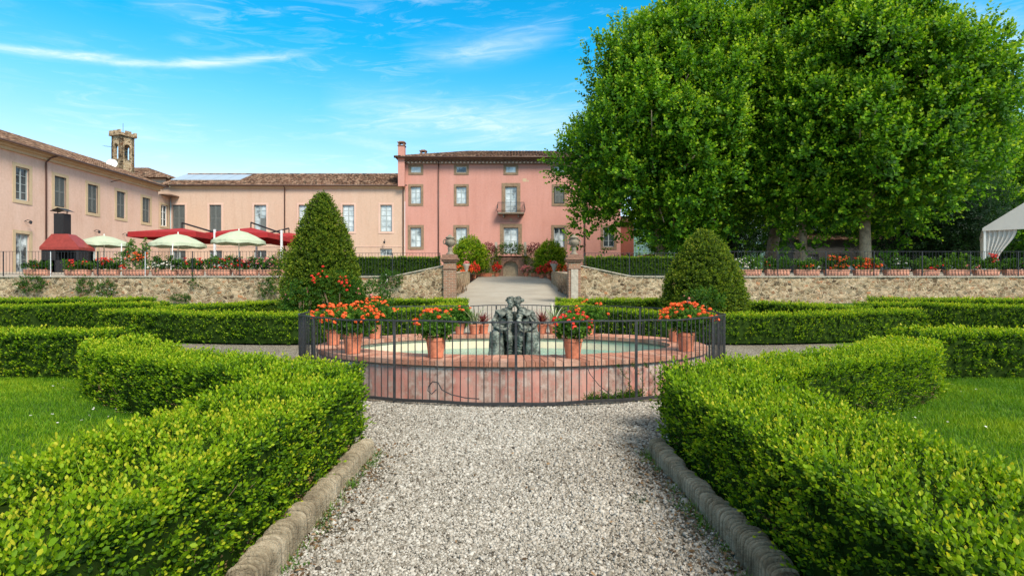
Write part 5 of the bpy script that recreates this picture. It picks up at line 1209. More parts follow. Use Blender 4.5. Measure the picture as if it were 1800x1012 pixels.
# rear building and the bell tower
rb = thing('rear_building', (-44, 66, 2.6), 'taller house behind, of which only the brown hipped tile roof rises over the wing', 'building')
mb = MB(); mb.box(-51, -37.6, 60.5, 72, 2.4, 13.4); mb.build('wall', 'plaster_cream', rb); hiproof(rb, -51.6, -37.0, 60, 72.6, 13.4, R(20))
tw = thing('bell_tower', (-42.25, 60.5, 3.95), 'old stone bell tower with arched openings and a crenellated top', 'tower', rz=R(-22))
hw = .74; zt0, zt1 = 9.0, 15.6
def archwall(mb, sgn, ax, aw=.34, z0=13.0, z1=14.35, top=15.2, bot=9.0, off=hw):
    pts = [(-aw + 2 * aw * i / 10) for i in range(11)]
    def P(a, z): return (a * (1 if sgn < 0 else -1), sgn * off, z) if ax == 'y' else (sgn * off, a * (1 if sgn > 0 else -1), z)
    mb.quad(P(-hw, bot), P(hw, bot), P(hw, z0), P(-hw, z0)); mb.quad(P(-hw, z0), P(-aw, z0), P(-aw, top), P(-hw, top)); mb.quad(P(aw, z0), P(hw, z0), P(hw, top), P(aw, top))
    for i in range(10):
        a, b = pts[i], pts[i + 1]; za = z1 + math.sqrt(max(0, aw * aw - a * a)) ; zb_ = z1 + math.sqrt(max(0, aw * aw - b * b)); mb.quad(P(a, za), P(b, zb_), P(b, top), P(a, top))
mb = MB()
for ax in 'xy':
    for s in (-1, 1): archwall(mb, s, ax, bot=7.0, z0=14.0, z1=15.3, top=16.5)
for v in range(len(mb.v)): x, y, z = mb.v[v]; mb.v[v] = (x, y, z)
o = mb.build('wall', 'tower_stone', tw, world=False); o.location.z = -2.6; o.modifiers.new('s', 'SOLIDIFY').thickness = .3
mb = MB(); e = .92; mb.box(-e, e, -e, e, 16.5, 16.68)
for i in (-1, 0, 1):
    for s in (-1, 1): mb.box(i * .66 - .22, i * .66 + .22, s * .84 - .09, s * .84 + .09, 16.68, 17.05)
    for s in (-1, 1):
        if i == 0: mb.box(s * .84 - .09, s * .84 + .09, -.3, .3, 16.68, 17.05)
mb.box(-.8, .8, -.8, .8, 16.67, 16.82)
o = mb.build('battlement', 'tower_stone', tw, world=False); o.location.z = -2.6
mb = MB(); mb.lathe([(.30, 0), (.27, .06), (.20, .25), (.16, .42), (.08, .5), (.001, .52)], (0, 0, 14.6), 14); mb.bar((-.7, 0, 15.2), (.7, 0, 15.2), .08); mb.box(-.5, .5, -.5, .5, 13.8, 13.9)
o = mb.build('bell', 'iron_dark', tw, world=False); o.location.z = -2.6
mb = MB(); mb.tube([(0, 0, 16.8), (0, 0, 18.0)], .02, 5); o = mb.build('lightning_rod', 'iron_dark', tw, world=False); o.location.z = -2.6
dish = thing('satellite_dish', (X(197, 54), 54, 13.2), 'round white satellite dish on the roof beside the bell tower', 'satellite dish')
mb = MB(); n = 20; V = [(0, .06, 0)]
for k, (rr_, dy) in enumerate(((.25, .03), (.45, -.06))):
    for i in range(n): a = 2 * math.pi * i / n; V.append((rr_ * math.cos(a), dy, rr_ * math.sin(a)))
mb.add(V, [(0, 1 + i, 1 + (i + 1) % n) for i in range(n)] + [(1 + i, 1 + n + i, 1 + n + (i + 1) % n, 1 + (i + 1) % n) for i in range(n)]); o = mb.build('dish', 'white_paint', dish, smooth=True, world=False); o.rotation_euler = (R(-15), 0, R(28)); o.location.z = .35
mb = MB(); mb.tube([(0, 0, .3), (.02, -.3, .1), (0, -.35, .35)], .02, 6); mb.tube([(0, .08, .3), (.05, .1, -.6)], .035, 6); mb.build('arm', 'iron_grey', dish, world=False)
at = thing('antenna', (X(196, 58), 58, 13), 'thin television antenna mast left of the bell tower', 'antenna')
mb = MB(); mb.tube([(0, 0, 0), (0, 0, 3.6)], .02, 5); mb.bar((-.9, 0, 3.3), (.5, .2, 3.1), .02)
for i in range(7): mb.bar((-.8 + i * .18, -.2, 3.28 - i * .02), (-.8 + i * .18, .3, 3.28 - i * .02), .012)
mb.build('mast', 'iron_grey', at, world=False)
# ------------------------------------------------------------------ double stair with arched door
DS = 52.0; st = thing('double_staircase', (0, DS, 2.6), 'double stone staircase rising over an arched wooden door at the villa entrance', 'staircase')
zl = Z(450, DS); xs0, xs1 = X(872, DS), X(923, DS); xc = (xs0 + xs1) / 2; fsd = Facade((xc, DS, 0), (1, 0, 0), (0, -1, 0)); aw = .70
mb = MB(); hw_ = (xs1 - xs0) / 2; z1 = Z(469, DS)
fsd.wall(mb, -hw_, -aw, 2.55, zl, []); fsd.wall(mb, aw, hw_, 2.55, zl, [])
for i in range(12):
    a = -aw + 2 * aw * i / 12; b = a + 2 * aw / 12; f = lambda q: z1 - .05 + .62 * math.sqrt(max(0, 1 - (q / aw) ** 2)); mb.quad(fsd.p(a, f(a)), fsd.p(b, f(b)), fsd.p(b, zl), fsd.p(a, zl)); mb.quad(fsd.p(a, f(a)), fsd.p(a, f(a), -.5), fsd.p(b, f(b), -.5), fsd.p(b, f(b)))
mb.box(xs0, xs1, DS, DV - .02, zl - .12, zl); mb.build('landing', 'brick_dark', st)
mb = MB(); 
for i in range(14):
    a0_, a1_ = math.pi * i / 14, math.pi * (i + 1) / 14; mb.add([fsd.p(-aw * math.cos(a) * k, z1 - .05 + .62 * math.sin(a) * k2, .04) for a in (a0_, a1_) for k, k2 in ((1.0, 1.0), (1.24, 1.32))], [(0, 1, 3, 2)])
mb.build('arch_trim', 'brick_dark', st)
mb = MB(); 
for i in range(8):
    a = -aw + 2 * aw * (i + .5) / 8; mb.box(xc + a - .083, xc + a + .083, DS + .30, DS + .36, 2.6, 4.2)
mb.build('door', 'door_wood', st)
for s in (-1, 1):
    mb = MB(); ns = 11; run = 2.9
    for i in range(ns):
        xa = (xs0 if s < 0 else xs1) + s * run * i / ns; xb = xa + s * run / ns; zt_ = zl - (zl - 2.7) * (i + .5) / ns; mb.box(min(xa, xb), max(xa, xb), DS + .1, DS + 1.5, 2.5, zt_)
    mb.build('flight', 'stone_grey', st)
    mb = MB(); xa = (xs0 if s < 0 else xs1); xb = xa + s * run; V = []
    for y in (DS - .05, DS + .1): V += [(xa, y, 2.5), (xb, y, 2.5), (xb, y, 2.85), (xa, y, zl + .15)]
    mb.add(V, [(0, 1, 2, 3), (7, 6, 5, 4), (3, 2, 6, 7), (1, 0, 4, 5), (2, 1, 5, 6), (0, 3, 7, 4)]); mb.build('side_wall', 'rubble_wall', st)
    mb = MB(); n = 20
    for i in range(n + 1):
        x = xa + (xb - xa) * i / n; z = zl + .15 + (2.85 - zl - .15) * i / n; mb.tube([(x, DS, z), (x, DS, z + .9)], .014, 5)
    mb.tube([(xa, DS, zl + 1.05), (xb, DS, 3.75)], .025, 6); mb.build('handrail', 'iron_dark', st)
mb = MB(); n = 22
for i in range(n + 1): x = xs0 + (xs1 - xs0) * i / n; mb.tube([(x, DS, zl), (x, DS, zl + 1.0)], .014, 5)
mb.bar((xs0, DS, zl + 1.0), (xs1, DS, zl + 1.0), .04); mb.build('railing', 'iron_dark', st)
for x in (xs0, xs1): mb = MB(); mb.box(x - .12, x + .12, DS - .12, DS + .12, zl, zl + 1.3); mb.build('post', 'stone_pale', st)
T_BIG = templates(71, 5, n=8, L=.15, W=.075, H=.22, fine=False, young=.75)
T_BG2 = templates(72, 5, n=8, L=.09, W=.06, H=.16, fine=False, young=.75)
def bushy(name, px, D, z, rad, n, mat, label, cat, seed, tm=None, group=None, flowers=None, parent_pot=None, lo=-.8):
    x = X(px, D); r = np.random.default_rng(seed); t = thing(name, (x, D, z), label, cat, group); z0 = 0
    if parent_pot: potmesh(parent_pot, parent_pot * 1.6).build('pot', 'terracotta', t, world=False); z0 = parent_pot * 1.3
    L = Leaves(); P, d = shell(r, n, (0, 0, z0 + rad[2] * .9), rad, lo, .35); L.scatter(tm or T_BIG, P, d + r.normal(0, .45, d.shape) + (0, 0, .4), r.uniform(.7, 1.2, len(P)), .12 * lump(P, 2.5, seed) + r.normal(0, .1, len(P)))
    if mat: L.build('foliage', mat, t, world=False)
    if flowers:
        L = Leaves(); P, d = shell(r, flowers[1], (0, 0, z0 + rad[2] * 1.0), (rad[0] * 1.05, rad[1] * 1.1, rad[2] * 1.05), -.4, .8); P2 = np.repeat(P, 3, 0) + r.normal(0, .06, (len(P) * 3, 3))
        L.scatter(T_PET, P2, np.tile((0, -.6, .8), (len(P2), 1)), r.uniform(2, 3.4, len(P2)), .1); L.build('flowers', flowers[0], t, world=False)
    return t
mb = None
lem1 = bushy('lemon_tree', 826, 49, 2.75, (1.55, 1.3, 1.65), 2600, 'leaf_lemon', 'big round lemon bush at the left side of the villa stairs', 'lemon tree', 1, group='lemon bushes flanking the stairs')
lem2 = bushy('lemon_tree', 967, 49, 2.75, (1.35, 1.3, 1.45), 2200, 'leaf_lemon', 'big yellow-green lemon bush at the right side of the villa stairs', 'lemon tree', 2, group='lemon bushes flanking the stairs')
for t_ in (lem1, lem2): mb = MB(); mb.tube([(0, 0, -.2), (.05, 0, 1.4)], .09, 7); mb.build('trunk', 'bark_dark', t_, world=False)
bushy('landing_plants', 897, 51.7, zl + .0, (1.4, .35, .62), 420, 'leaf_geranium', 'dark leafy potted greenery lined up along the landing railing', 'plants', 3, T_BG2)
bushy('stair_plant', 862, 51.6, 3.3, (1.0, .45, 1.0), 330, 'leaf_yew', 'dark climbing plant on the left stair flight', 'plant', 4, T_BG2); bushy('stair_plant', 936, 51.6, 3.3, (1.0, .45, 1.0), 330, 'leaf_yew', 'dark climbing plant on the right stair flight', 'plant', 5, T_BG2)
for i, (px, z_, rd, m_, lab) in enumerate(((846, 2.75, (.75, .45, .75), 'leaf_yew', 'low dark shrub at the bottom of the left stair flight'), (950, 2.75, (.75, .45, .75), 'leaf_yew', 'low dark shrub at the bottom of the right stair flight'),
      (858, 4.6, (.7, .35, .55), 'leaf_cordyline', 'reddish brown creeper over the left stair handrail'), (940, 4.6, (.7, .35, .55), 'leaf_cordyline', 'reddish brown creeper over the right stair handrail'))):
    bushy('stair_plant', px, 51.3, z_, rd, 200, m_, lab, 'plant', 150 + i, T_BG2)
FP = 'flower pots at the foot of the stairs'
for i, (px, D, rad, fl_c, lab) in enumerate(((812, 46, (.85, .4, .35), 'petal_orange', 'wide orange flower bed pot beside the left gate pillar'), (833, 46.5, (.42, .35, .48), 'petal_red', 'round pot of red flowers before the left lemon bush'), (873, 50.5, (.38, .3, .5), 'petal_red', 'pot of red flowers just left of the arched door'),
      (925, 50.5, (.45, .3, .35), 'petal_pink', 'pot of dusky pink flowers just right of the arched door'), (952, 47, (.45, .35, .35), 'petal_red', 'pot of crimson flowers before the right lemon bush'), (965, 46.5, (.4, .3, .5), 'petal_red', 'tallest pot of red flowers before the right lemon bush'), (982, 46, (.85, .4, .4), 'petal_orange', 'wide orange flower bed pot beside the right gate pillar'))):
    bushy('flower_pot', px, D, 2.3 + (.2 if D > 49 else 0), rad, 50, 'leaf_geranium', lab, 'flower pot', 30 + i, T_BG2, FP, (fl_c, 34), .22)
for px, lab in ((850, 'low terracotta trough of green plants left of the arched door'), (948, 'low terracotta trough of plants right of the arched door')):
    t_ = thing('planter', (X(px, 50), 50, 2.5), lab, 'planter'); mb = MB(); trough_mesh(mb, 1.5, .32, .4); mb.build('trough', 'terracotta', t_, world=False)
    r_ = np.random.default_rng(px); L = Leaves(); P, d = shell(r_, 90, (0, 0, .5), (.8, .25, .35), -.5, .3); L.scatter(T_BG2, P, d + (0, 0, .6), 1, 0); L.build('foliage', 'leaf_geranium', t_, world=False)
for px, lab in ((820, 'pale stone vase on a pedestal before the left lemon bush'), (974, 'pale stone vase on a pedestal before the right lemon bush')):
    t_ = thing('garden_vase', (X(px, 44), 44, 2.35), lab, 'vase', 'stone vases on pedestals'); mb = MB(); mb.lathe([(.001, 0), (.24, 0), (.24, .12), (.12, .2), (.09, .5), (.14, .6), (.20, .85), (.30, 1.0), (.28, 1.04), (.001, 1.04)], n=14); mb.build('vase', 'stone_pale', t_, smooth=True, world=False)
    r_ = np.random.default_rng(px); L = Leaves(); P, d = shell(r_, 26, (0, 0, 1.1), (.3, .3, .16), -.3, .5); L.scatter(T_PET, P, d + (0, 0, .6), 2.6, 0); L.build('flowers', 'petal_pink', t_, world=False)
for s, lab in ((-1, 'dry brown shrub against the left side wall of the ramp'), (1, 'dry brown shrub against the right side wall of the ramp')):
    t_ = thing('dry_shrub', (s * 2.75, 30, gz(30)), lab, 'shrub'); mb = MB(); r_ = random.Random(s)
    for k in range(60): mb.tube([(r_.uniform(-.15, .15), r_.uniform(-3, 3), 0), (r_.uniform(-.3, .2) * s, r_.uniform(-3, 3), r_.uniform(.5, .95))], [.014, .004], 4)
    mb.build('stems', 'twig', t_, world=False)
# ------------------------------------------------------------------ terrace things on the left
def parasol(px, ptop, pedge, D, w_, mat, label, seg=8):
    x = X(px, D); zt_ = Z(ptop, D); ze = Z(pedge, D); zb = tz(D); rad = w_ / 2 / F * D; t = thing('parasol', (x, D, zb), label, 'parasol', 'pale green garden parasols')
    mb = MB(); n = seg * 4; V = [(0, 0, zt_ - zb)]; rings = (.33, .66, 1.0)
    for q in rings:
        for i in range(n):
            a = 2 * math.pi * i / n; sc_ = 1 - .035 * (1 - abs(math.cos(a * seg / 2))); V.append((rad * q * math.cos(a) * sc_, rad * q * math.sin(a) * sc_, (zt_ - zb) - (zt_ - ze) * (q ** 1.5) * (1) ))
    for i in range(n): a = 2 * math.pi * i / n; V.append((rad * math.cos(a) * 1.0, rad * math.sin(a), ze - zb - .20 + .03 * math.cos(a * seg)))
    Fs = [(0, 1 + i, 1 + (i + 1) % n) for i in range(n)] + [(1 + q * n + i, 1 + (q + 1) * n + i, 1 + (q + 1) * n + (i + 1) % n, 1 + q * n + (i + 1) % n) for q in range(3) for i in range(n)]
    mb.add(V, Fs); o = mb.build('canopy', mat, t, world=False); o.modifiers.new('s', 'SOLIDIFY').thickness = .01
    mb = MB(); mb.tube([(0, 0, 0), (0, 0, zt_ - zb + .12)], .035, 8); mb.build('pole', 'white_paint', t, world=False)
    mb = MB()
    for i in range(seg): a = 2 * math.pi * i / seg; mb.bar((0, 0, (zt_ - zb) - .62 * (zt_ - ze)), (rad * .6 * math.cos(a), rad * .6 * math.sin(a), (zt_ - zb) - (zt_ - ze) * .5), .02)
    mb.build('ribs', 'white_paint', t, world=False)
    mb = MB(); mb.lathe([(.001, 0), (.4, 0), (.4, .07), (.05, .12)], n=14); mb.build('base', 'stone_grey', t, world=False)
parasol(183, 414, 428, 38, 82, 'mint_canvas', 'pale green parasol standing alone beside the grill'); parasol(313, 411, 429, 36, 90, 'mint_canvas', 'pale green parasol in the middle, before the red canopies'); parasol(420, 405, 424, 37, 88, 'mint_canvas', 'pale green parasol on the right, before the red canopies')
def redpar(px, ptop, pe, D, half, label, armpx):
    x = X(px, D); zt_ = Z(ptop, D); ze = Z(pe, D); zb = tz(D); t = thing('red_canopy', (x, D, zb), label, 'parasol', 'big square red cantilever parasols'); h = ze - zb; p = zt_ - zb
    mb = MB(); c = [(-half, -half), (half, -half), (half, half * 1.7), (-half, half * 1.7)]; V = [(0, 0, p)] + [(a, b, h) for a, b in c] + [(a, b, h - .38) for a, b in c]
    mb.add(V, [(0, 1, 2), (0, 2, 3), (0, 3, 4), (0, 4, 1)] + [(1 + i, 5 + i, 5 + (i + 1) % 4, 1 + (i + 1) % 4) for i in range(4)]); o = mb.build('canopy', 'red_canvas', t, world=False); o.modifiers.new('s', 'SOLIDIFY').thickness = .015
    s = 1 if armpx > px else -1; mb = MB(); mb.bar((s * (half + .25), -.4, 0), (s * (half + .25), -.4, h + .4), .14); mb.build('post', 'iron_white', t, world=False)
    mb = MB(); mb.bar((s * (half + .25), -.4, h + .15), (0, 0, p + .42), .12); mb.bar((0, 0, p + .42), (0, 0, p - .1), .07); mb.build('arm', 'black_metal', t, world=False)
    mb = MB()
    for a, b in c: mb.bar((0, 0, p - .03), (a, b, h - .02), .03)
    mb.build('ribs', 'black_metal', t, world=False)
redpar(320, 401, 413, 44, 2.55, 'big square red canopy, leftmost of the three', 400); redpar(441, 400, 414, 46, 2.45, 'big square red canopy, middle of the three', 520); redpar(508, 409, 419, 52, 2.6, 'red canopy half hidden behind the cone topiary, rightmost of the three', 300)
gr = thing('grill', (X(119, 36), 36, tz(36)), 'masonry barbecue grill with red metal hood and dark flue', 'grill'); g0 = tz(36)
mb = MB(); a = 1.2; zc = Z(437, 36) - g0; zh = Z(412, 36) - g0; mb.box(-a, -a * .25, -.6, .6, 0, zc - .05); mb.box(-a, a, .3, .6, 0, zc - .05); mb.box(a * .82, a, -.6, .6, 0, zc - .05); mb.box(-a, a, -.6, .6, 0, .75); mb.build('body', 'black_metal', gr, world=False)
mb = MB(); V = [(-a - .06, -.68, zc - .12), (a + .06, -.68, zc - .12), (a + .06, .68, zc - .12), (-a - .06, .68, zc - .12), (-a - .06, -.68, zc + .06), (a + .06, -.68, zc + .06), (a + .06, .68, zc + .06), (-a - .06, .68, zc + .06), (-.75, -.35, zh), (.25, -.35, zh), (.25, .35, zh), (-.75, .35, zh)]
mb.add(V, [(0, 1, 5, 4), (1, 2, 6, 5), (2, 3, 7, 6), (3, 0, 4, 7), (4, 5, 9, 8), (5, 6, 10, 9), (6, 7, 11, 10), (7, 4, 8, 11), (8, 9, 10, 11)]); mb.build('hood', 'red_hood', gr, world=False)
mb = MB(); z2 = Z(376, 36) - g0; mb.box(-.66, -.02, -.3, .3, zh, z2); mb.build('flue', 'black_metal', gr, world=False)
mb = MB()
for sx_ in (-1, 1): mb.bar((-.34 + sx_ * .3, 0, z2), (-.34 + sx_ * .3, 0, z2 + .2), .04)
mb.add([(-.85, -.4, z2 + .14), (-.34, -.4, z2 + .36), (.17, -.4, z2 + .14), (-.85, .4, z2 + .14), (-.34, .4, z2 + .36), (.17, .4, z2 + .14)], [(0, 1, 4, 3), (1, 2, 5, 4)]); mb.build('flue_cap', 'black_metal', gr, world=False)
def chair(x, y, rz, lab, src=[]):
    if src: return copy_tree(src[0], (x, y, tz(y)), rz, lab)
    t = thing('wicker_chair', (x, y, tz(y)), lab, 'chair', 'wicker chairs under the red canopies', rz=rz)
    mb = MB(); mb.box(-.28, .28, -.28, .28, .36, .44); mb.build('seat', 'wicker', t, world=False, bevel=.02)
    mb = MB(); mb.box(-.28, .28, .24, .30, .44, .92); mb.build('backrest', 'wicker', t, world=False, bevel=.02)
    for a in (-1, 1):
        for b in (-1, 1): mb = MB(); mb.box(a * .25 - .02, a * .25 + .02, b * .25 - .02, b * .25 + .02, 0, .36); mb.build('leg', 'wicker', t, world=False)
    src.append(t); return t
for i in range(8): chair(X(300 + i * 24, 42), 42 + (i % 2) * 2.2, (i * 1.3) % 3, 'brown wicker chair under the red canopies, %s from the left' % ['first', 'second', 'third', 'fourth', 'fifth', 'sixth', 'seventh', 'eighth'][i])
for i, px in enumerate((286, 334, 382, 452)):
    D = 41; t = thing('cafe_table', (X(px, D), D, tz(D)), 'café table with a cream cloth under the canopies, %s from the left' % ['first', 'second', 'third', 'fourth'][i], 'table', 'café tables under the red canopies'); mb = MB(); mb.box(-.55, .55, -.45, .45, .40, .75); mb.build('tablecloth', 'tent_white', t, world=False, bevel=.02); mb = MB(); mb.box(-.05, .05, -.05, .05, 0, .42); mb.build('leg', 'black_metal', t, world=False)
bushy('shrub', 235, 30, 2.2, (1.1, .7, .75), 260, 'leaf_geranium', 'leafy rose shrub behind the trough with the tall red blooms', 'shrub', 80, T_BG2); bushy('shrub', 460, 29, 2.1, (1.3, .5, .5), 240, 'leaf_strap', 'pale green bush behind the troughs left of the cone topiary', 'shrub', 81, T_BG2)
bushy('shrub', 624, 40, 2.6, (.75, .6, .65), 120, 'leaf_cordyline', 'dark reddish shrub right of the cone topiary, over the wall hedge', 'shrub', 82, T_BG2)
bushy('shrub', 512, 22, 1.0, (.7, .5, 1.15), 260, 'leaf_yew', 'dark green shrub tucked against the left flank of the cone topiary', 'shrub', 83, T_BG2)
for px, lab in ((213, 'thin white pole standing behind the left troughs, beside the grill'), (300, 'thin white pole leaning behind the left troughs')):
    t_ = thing('pole', (X(px, 30), 30, 2.2), lab, 'pole'); mb = MB(); mb.tube([(0, 0, 0), (.12 if px > 250 else .02, 0, 1.7)], .025, 6); mb.build('shaft', 'white_paint', t_, world=False)
# ------------------------------------------------------------------ marquee, cars, low shed
mq = thing('marquee', (X(1731, 31), 31, tz(31)), 'white gable marquee tent with tied side curtains at the right edge', 'tent', rz=R(-39)); g = tz(31)
ze = Z(401, 31) - g; zr_ = ze + 2.05; xa, xb, y0, y1 = 0, 5.4, 0, 8; xm = 2.7
mb = MB(); mb.add([(xa - .1, y0 - .1, ze), (xm, y0 - .1, zr_), (xb + .1, y0 - .1, ze), (xa - .1, y1, ze), (xm, y1, zr_), (xb + .1, y1, ze)], [(0, 1, 4, 3), (1, 2, 5, 4), (0, 2, 1)])
mb.add([(xa - .1, y0 - .1, ze), (xb + .1, y0 - .1, ze), (xb + .1, y0 - .1, ze - .16), (xa - .1, y0 - .1, ze - .16), (xa - .1, y1, ze), (xa - .1, y1, ze - .16)], [(0, 3, 2, 1), (0, 4, 5, 3)])
o = mb.build('roof', 'tent_white', mq, world=False); o.modifiers.new('s', 'SOLIDIFY').thickness = .02
for (x, y) in ((xa, y0), (xb, y0), (xa, y1), (xb, y1), (xa, 4)): mb = MB(); mb.box(x - .05, x + .05, y - .05, y + .05, -.1, ze); mb.build('post', 'white_paint', mq, world=False)
def curtain(cx0, cx1, along):
    mb = MB(); V = []; nx, nz = 40, 14
    for j in range(nz + 1):
        v = j / nz; k = 1 - .62 * math.sin(min(1, v * 1.35) * math.pi * .5) ** 2 if v < .74 else .38 + .12 * (v - .74) * 2
        for i in range(nx + 1):
            u = i / nx; a = cx0 + (cx1 - cx0) * u * k; wv = .05 * math.sin(u * 40); z = (ze - .1) * (1 - v); V.append((a, .06 + wv, z) if along == 'x' else (.06 + wv, a, z))
    mb.add(V, [(j * (nx + 1) + i, j * (nx + 1) + i + 1, (j + 1) * (nx + 1) + i + 1, (j + 1) * (nx + 1) + i) for j in range(nz) for i in range(nx)]); mb.build('curtain', 'tent_white', mq, smooth=True, world=False)
curtain(.05, 1.35, 'x'); curtain(.1, 1.8, 'y')
def car(px, D, rz, paint, label, src={}):
    t = thing('parked_car', (X(px, D), D, tz(D)), label, 'car', 'cars parked behind the trees', rz=rz)
    prof = [(-2.1, .35), (-2.12, .62), (-1.95, .78), (-1.25, .88), (-.55, 1.38), (.55, 1.43), (1.35, 1.15), (1.8, .92), (2.08, .85), (2.12, .5), (2.05, .32)]
    mb = MB(); V = []; m = len(prof)
    for y, k in ((-.86, 0), (-.80, 1), (.80, 1), (.86, 0)):
        for x, z in prof: V.append((x * (1 if k else .985), y * (1 if z < .95 else .82), z if k else min(z, .9) if z < .95 else z - .02))
    Fs = [(j * m + i, j * m + (i + 1) % m, (j + 1) * m + (i + 1) % m, (j + 1) * m + i) for j in range(3) for i in range(m)] + [tuple(range(m))[::-1], tuple(3 * m + i for i in range(m))]
    mb.add(V, Fs); mb.build('body', paint, t, world=False, smooth=False, bevel=.03)
    mb = MB()
    for s in (-1, 1): mb.add([(-1.1, s * .84, .93), (1.3, s * .84, .93), (.95, s * .735, 1.24), (.5, s * .72, 1.36), (-.5, s * .72, 1.32)], [(0, 1, 2, 3, 4)[::s]])
    mb.quad((-1.2, -.66, .93), (-1.2, .66, .93), (-.62, .60, 1.345), (-.62, -.60, 1.345)); mb.build('windows', 'glass_car', t, world=False)
    for x in (-1.3, 1.28):
        for s in (-1, 1):
            mb = MB(); mb.tube([(x, s * .72, .32), (x, s * .89, .32)], .32, 18); wl = mb.build('wheel', 'tyre', t, world=False); mb = MB(); mb.tube([(x, s * .80, .32), (x, s * .90, .32)], .19, 12); mb.build('rim', 'chrome', wl, world=False)
    for s in (-1, 1): mb = MB(); mb.ball((-2.08, s * .62, .68), .10, 8, (.5, 1.4, .8)); mb.build('headlight', 'glass_bright', t, world=False)
    return t
car(1140, 42, R(10), 'car_red', 'red car parked behind the hedge right of the villa'); car(1690, 46, R(4), 'car_white', 'white car parked behind the troughs, beside the marquee'); car(1545, 48, R(170), 'car_white', 'white car parked in the shade behind the thickest trunk'); car(1800, 50, R(0), 'car_white', 'white car seen through the marquee opening')
sh = thing('low_shed', (X(1560, 56), 56, 2.6), 'long low grey outbuilding in the shade behind the trees', 'building'); fs = Facade((0, 56, 0), (1, 0, 0), (0, -1, 0)); sa, sb_ = X(1395, 56), X(1700, 56)
hs = [(sa + 1.2 + i * 2.7, sa + 2.5 + i * 2.7, 2.6 if i % 2 else 3.4, 4.9) for i in range(6)]
mb = MB(); fs.wall(mb, sa, sb_, 2.5, 6.3, hs); mb.quad((sa, 62, 2.5), (sa, 56, 2.5), (sa, 56, 6.3), (sa, 62, 6.3)); mb.build('wall', 'shed_grey', sh)
for h in hs: window(fs, sh, *h, 'glass_dark', rows=2)
hiproof(sh, sa - .4, sb_ + .4, 55.5, 62.5, 6.3, R(16), gable=(1, 1))
# ------------------------------------------------------------------ trees
T_TREE = templates(81, 6, n=11, L=.23, W=.19, H=.80, fine=False, tilt=(.5, 1.25), young=.95, spread=.05)
def tree(name, px, D, zb, trunkr, crown, nlobes, dens, seed, label, mat='leaf_tree', bark='bark', group='plane trees on the right terrace', tm=None, lobe=(.75, 1.7), lean=0, coff=0, droop=0):
    """crown: list of ellipsoids (px, D, ztop, zbottom, rx, ry)"""
    r = np.random.default_rng(seed); x = X(px, D); t = thing(name, (x, D, zb), label, 'tree', group); L = Leaves(); wood = MB(); lobes = []
    for (cpx, cD, ztop, zbot, rx, ry) in crown:
        c = np.array((X(cpx, cD) - x, cD - D, (ztop + zbot) / 2 - zb)); rz = (ztop - zbot) / 2
        for i in range(int(nlobes * 1.5 * rx / 6)):
            d = r.normal(0, 1, 3); d /= np.linalg.norm(d); q = r.uniform(.66, 1.02) if r.random() < .82 else r.uniform(.2, .6)
            if d[1] > .5 and r.random() < .6: d[1] *= -1
            lobes.append((c + d * q * np.array((rx, ry, rz)), r.uniform(*lobe), d))
    for c, rad, dd in lobes:
        n = int(dens * 1.05 * rad * rad); d = unit(r.normal(0, 1, (n, 3))); d[:, 2] += .35; d = unit(d)
        rr_ = rad * (.60 + .45 * r.random(n) ** .7) * (1 + .20 * lump(d, 3.5, seed + c[0])); P = c + d * rr_[:, None] * (.9, .9, 1.15)
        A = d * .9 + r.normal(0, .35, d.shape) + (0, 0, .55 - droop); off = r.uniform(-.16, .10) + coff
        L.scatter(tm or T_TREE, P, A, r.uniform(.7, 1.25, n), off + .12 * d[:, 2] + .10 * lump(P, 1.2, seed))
    # trunk and limbs
    zs = max(1.5, min(c[2] - rad for c, rad, dd in lobes) + 1.0); th = zs + .8
    wood.tube([(0, 0, -.3), (.03 + lean * .3, 0, th * .45), (lean, 0, th)], [trunkr * 1.25, trunkr * .95, trunkr * .85], 12)
    cz_ = max(c[2] for c, rad, dd in lobes); forks = []
    for k in range(5):
        a = 2 * math.pi * k / 5 + r.uniform(-.3, .3); rr_ = crown[0][4] * .33; p1 = (lean + rr_ * .4 * math.cos(a), rr_ * .4 * math.sin(a), th + (cz_ - th) * .25); p2 = (lean + rr_ * math.cos(a), rr_ * math.sin(a), th + (cz_ - th) * .6)
        wood.tube([(lean, 0, th - .15), p1, p2], [trunkr * .7, trunkr * .42, trunkr * .22], 8); forks += [p1, p2]
    wood.tube([(lean, 0, th - .1), (lean + .2, .1, th + (cz_ - th) * .5), (lean, 0, cz_)], [trunkr * .7, trunkr * .4, .04], 8); forks.append((lean + .2, .1, th + (cz_ - th) * .5))
    for c, rad, dd in lobes[::2]:
        f = min(forks, key=lambda q: math.dist(q, c) + (3 if q[2] > c[2] else 0)); m = (np.array(f) * .5 + c * .5) + (0, 0, -.3); wood.tube([f, m, c], [trunkr * .22, .07, .025], 5)
    L.build('crown', mat, t, world=False); wood.build('trunk', bark, t, smooth=True, world=False)
    return t
g_ = tz(34)
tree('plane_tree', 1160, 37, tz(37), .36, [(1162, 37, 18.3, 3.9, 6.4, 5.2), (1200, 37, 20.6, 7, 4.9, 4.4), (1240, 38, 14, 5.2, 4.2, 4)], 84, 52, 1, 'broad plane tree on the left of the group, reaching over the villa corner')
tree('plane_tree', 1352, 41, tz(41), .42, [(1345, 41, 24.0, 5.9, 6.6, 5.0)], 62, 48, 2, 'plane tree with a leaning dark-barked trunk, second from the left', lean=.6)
tree('plane_tree', 1411, 34, tz(34), .24, [(1411, 33.5, 14.5, 5.0, 2.7, 2.4), (1408, 34.5, 19.5, 8, 3.2, 3)], 60, 56, 3, 'slender plane tree with a thin pale trunk, in front of the group')
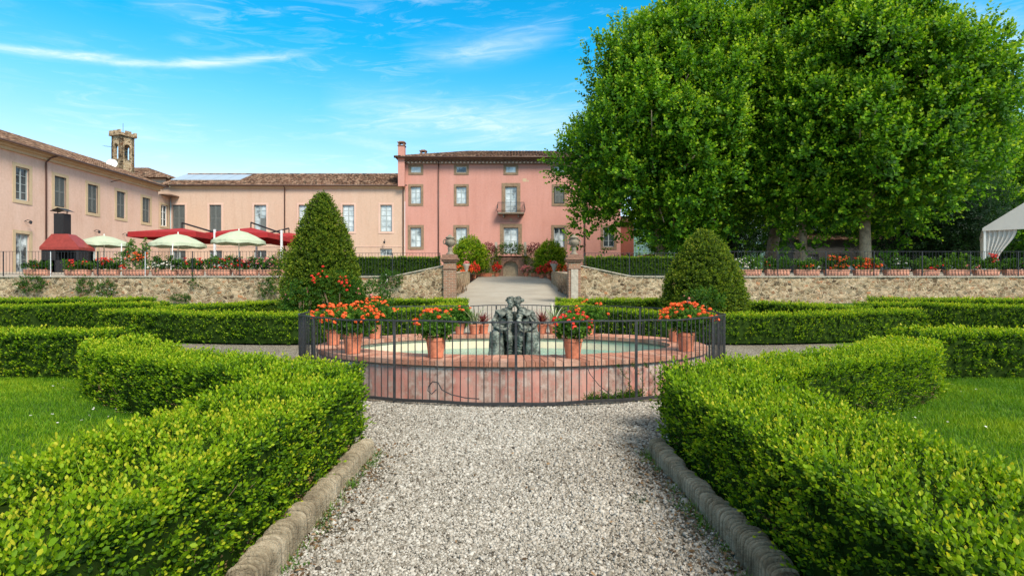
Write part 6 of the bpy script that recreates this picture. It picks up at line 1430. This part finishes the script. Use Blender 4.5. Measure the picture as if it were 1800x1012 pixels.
tree('plane_tree', 1520, 33, tz(33), .33, [(1555, 33, 17.6, 5.0, 6.0, 4.8), (1500, 34, 20.5, 9, 4.6, 4)], 64, 52, 4, 'big plane tree with the thickest pale trunk, right of centre of the group')
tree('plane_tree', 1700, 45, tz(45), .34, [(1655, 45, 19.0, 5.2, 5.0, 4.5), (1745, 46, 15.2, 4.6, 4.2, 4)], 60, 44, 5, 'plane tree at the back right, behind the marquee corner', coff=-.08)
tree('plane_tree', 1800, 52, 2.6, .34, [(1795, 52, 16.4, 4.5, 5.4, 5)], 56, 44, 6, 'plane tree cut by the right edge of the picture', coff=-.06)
T_CON = templates(91, 5, n=9, L=.22, W=.07, H=.5, fine=False, tilt=(.8, 1.4), young=.5)
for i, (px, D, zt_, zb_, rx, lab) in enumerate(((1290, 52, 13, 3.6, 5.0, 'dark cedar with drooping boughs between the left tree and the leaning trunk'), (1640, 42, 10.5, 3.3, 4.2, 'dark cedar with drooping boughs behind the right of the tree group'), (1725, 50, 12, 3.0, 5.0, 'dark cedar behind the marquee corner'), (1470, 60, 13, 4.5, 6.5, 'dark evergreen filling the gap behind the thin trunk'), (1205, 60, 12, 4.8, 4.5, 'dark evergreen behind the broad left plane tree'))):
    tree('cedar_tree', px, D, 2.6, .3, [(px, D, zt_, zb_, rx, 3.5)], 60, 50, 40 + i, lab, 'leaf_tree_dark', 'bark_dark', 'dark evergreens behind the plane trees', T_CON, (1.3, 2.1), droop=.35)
# bushes and greenery beyond
for i, (px, D, z, rad, mat, lab) in enumerate(((1110, 50, 2.6, (2.2, 1, 1.0), 'leaf_tree_dark', 'dark low bush beside the end of the villa'), (1330, 62, 2.6, (4.5, 1.2, 2.0), 'leaf_lemon', 'sunlit pale green bush seen between the trunks'), (1160, 75, 2.6, (4.0, 1.5, 2.3), 'leaf_lemon', 'sunlit bush behind the red car'))):
    bushy('bush', px, D, z, rad, 420, mat, lab, 'bush', 90 + i)
for i in range(7):
    px = 1120 + i * 125; bushy('distant_tree', px, 105 + (i % 3) * 9, 2.6, (9, 4, 5.5 + (i * 37 % 5) * .5), 700, 'leaf_tree', 'distant green tree far behind the plane trees, %s from the left' % ['first', 'second', 'third', 'fourth', 'fifth', 'sixth', 'seventh'][i], 'tree', 110 + i, T_CLUMP if False else T_TREE, 'trees far behind')
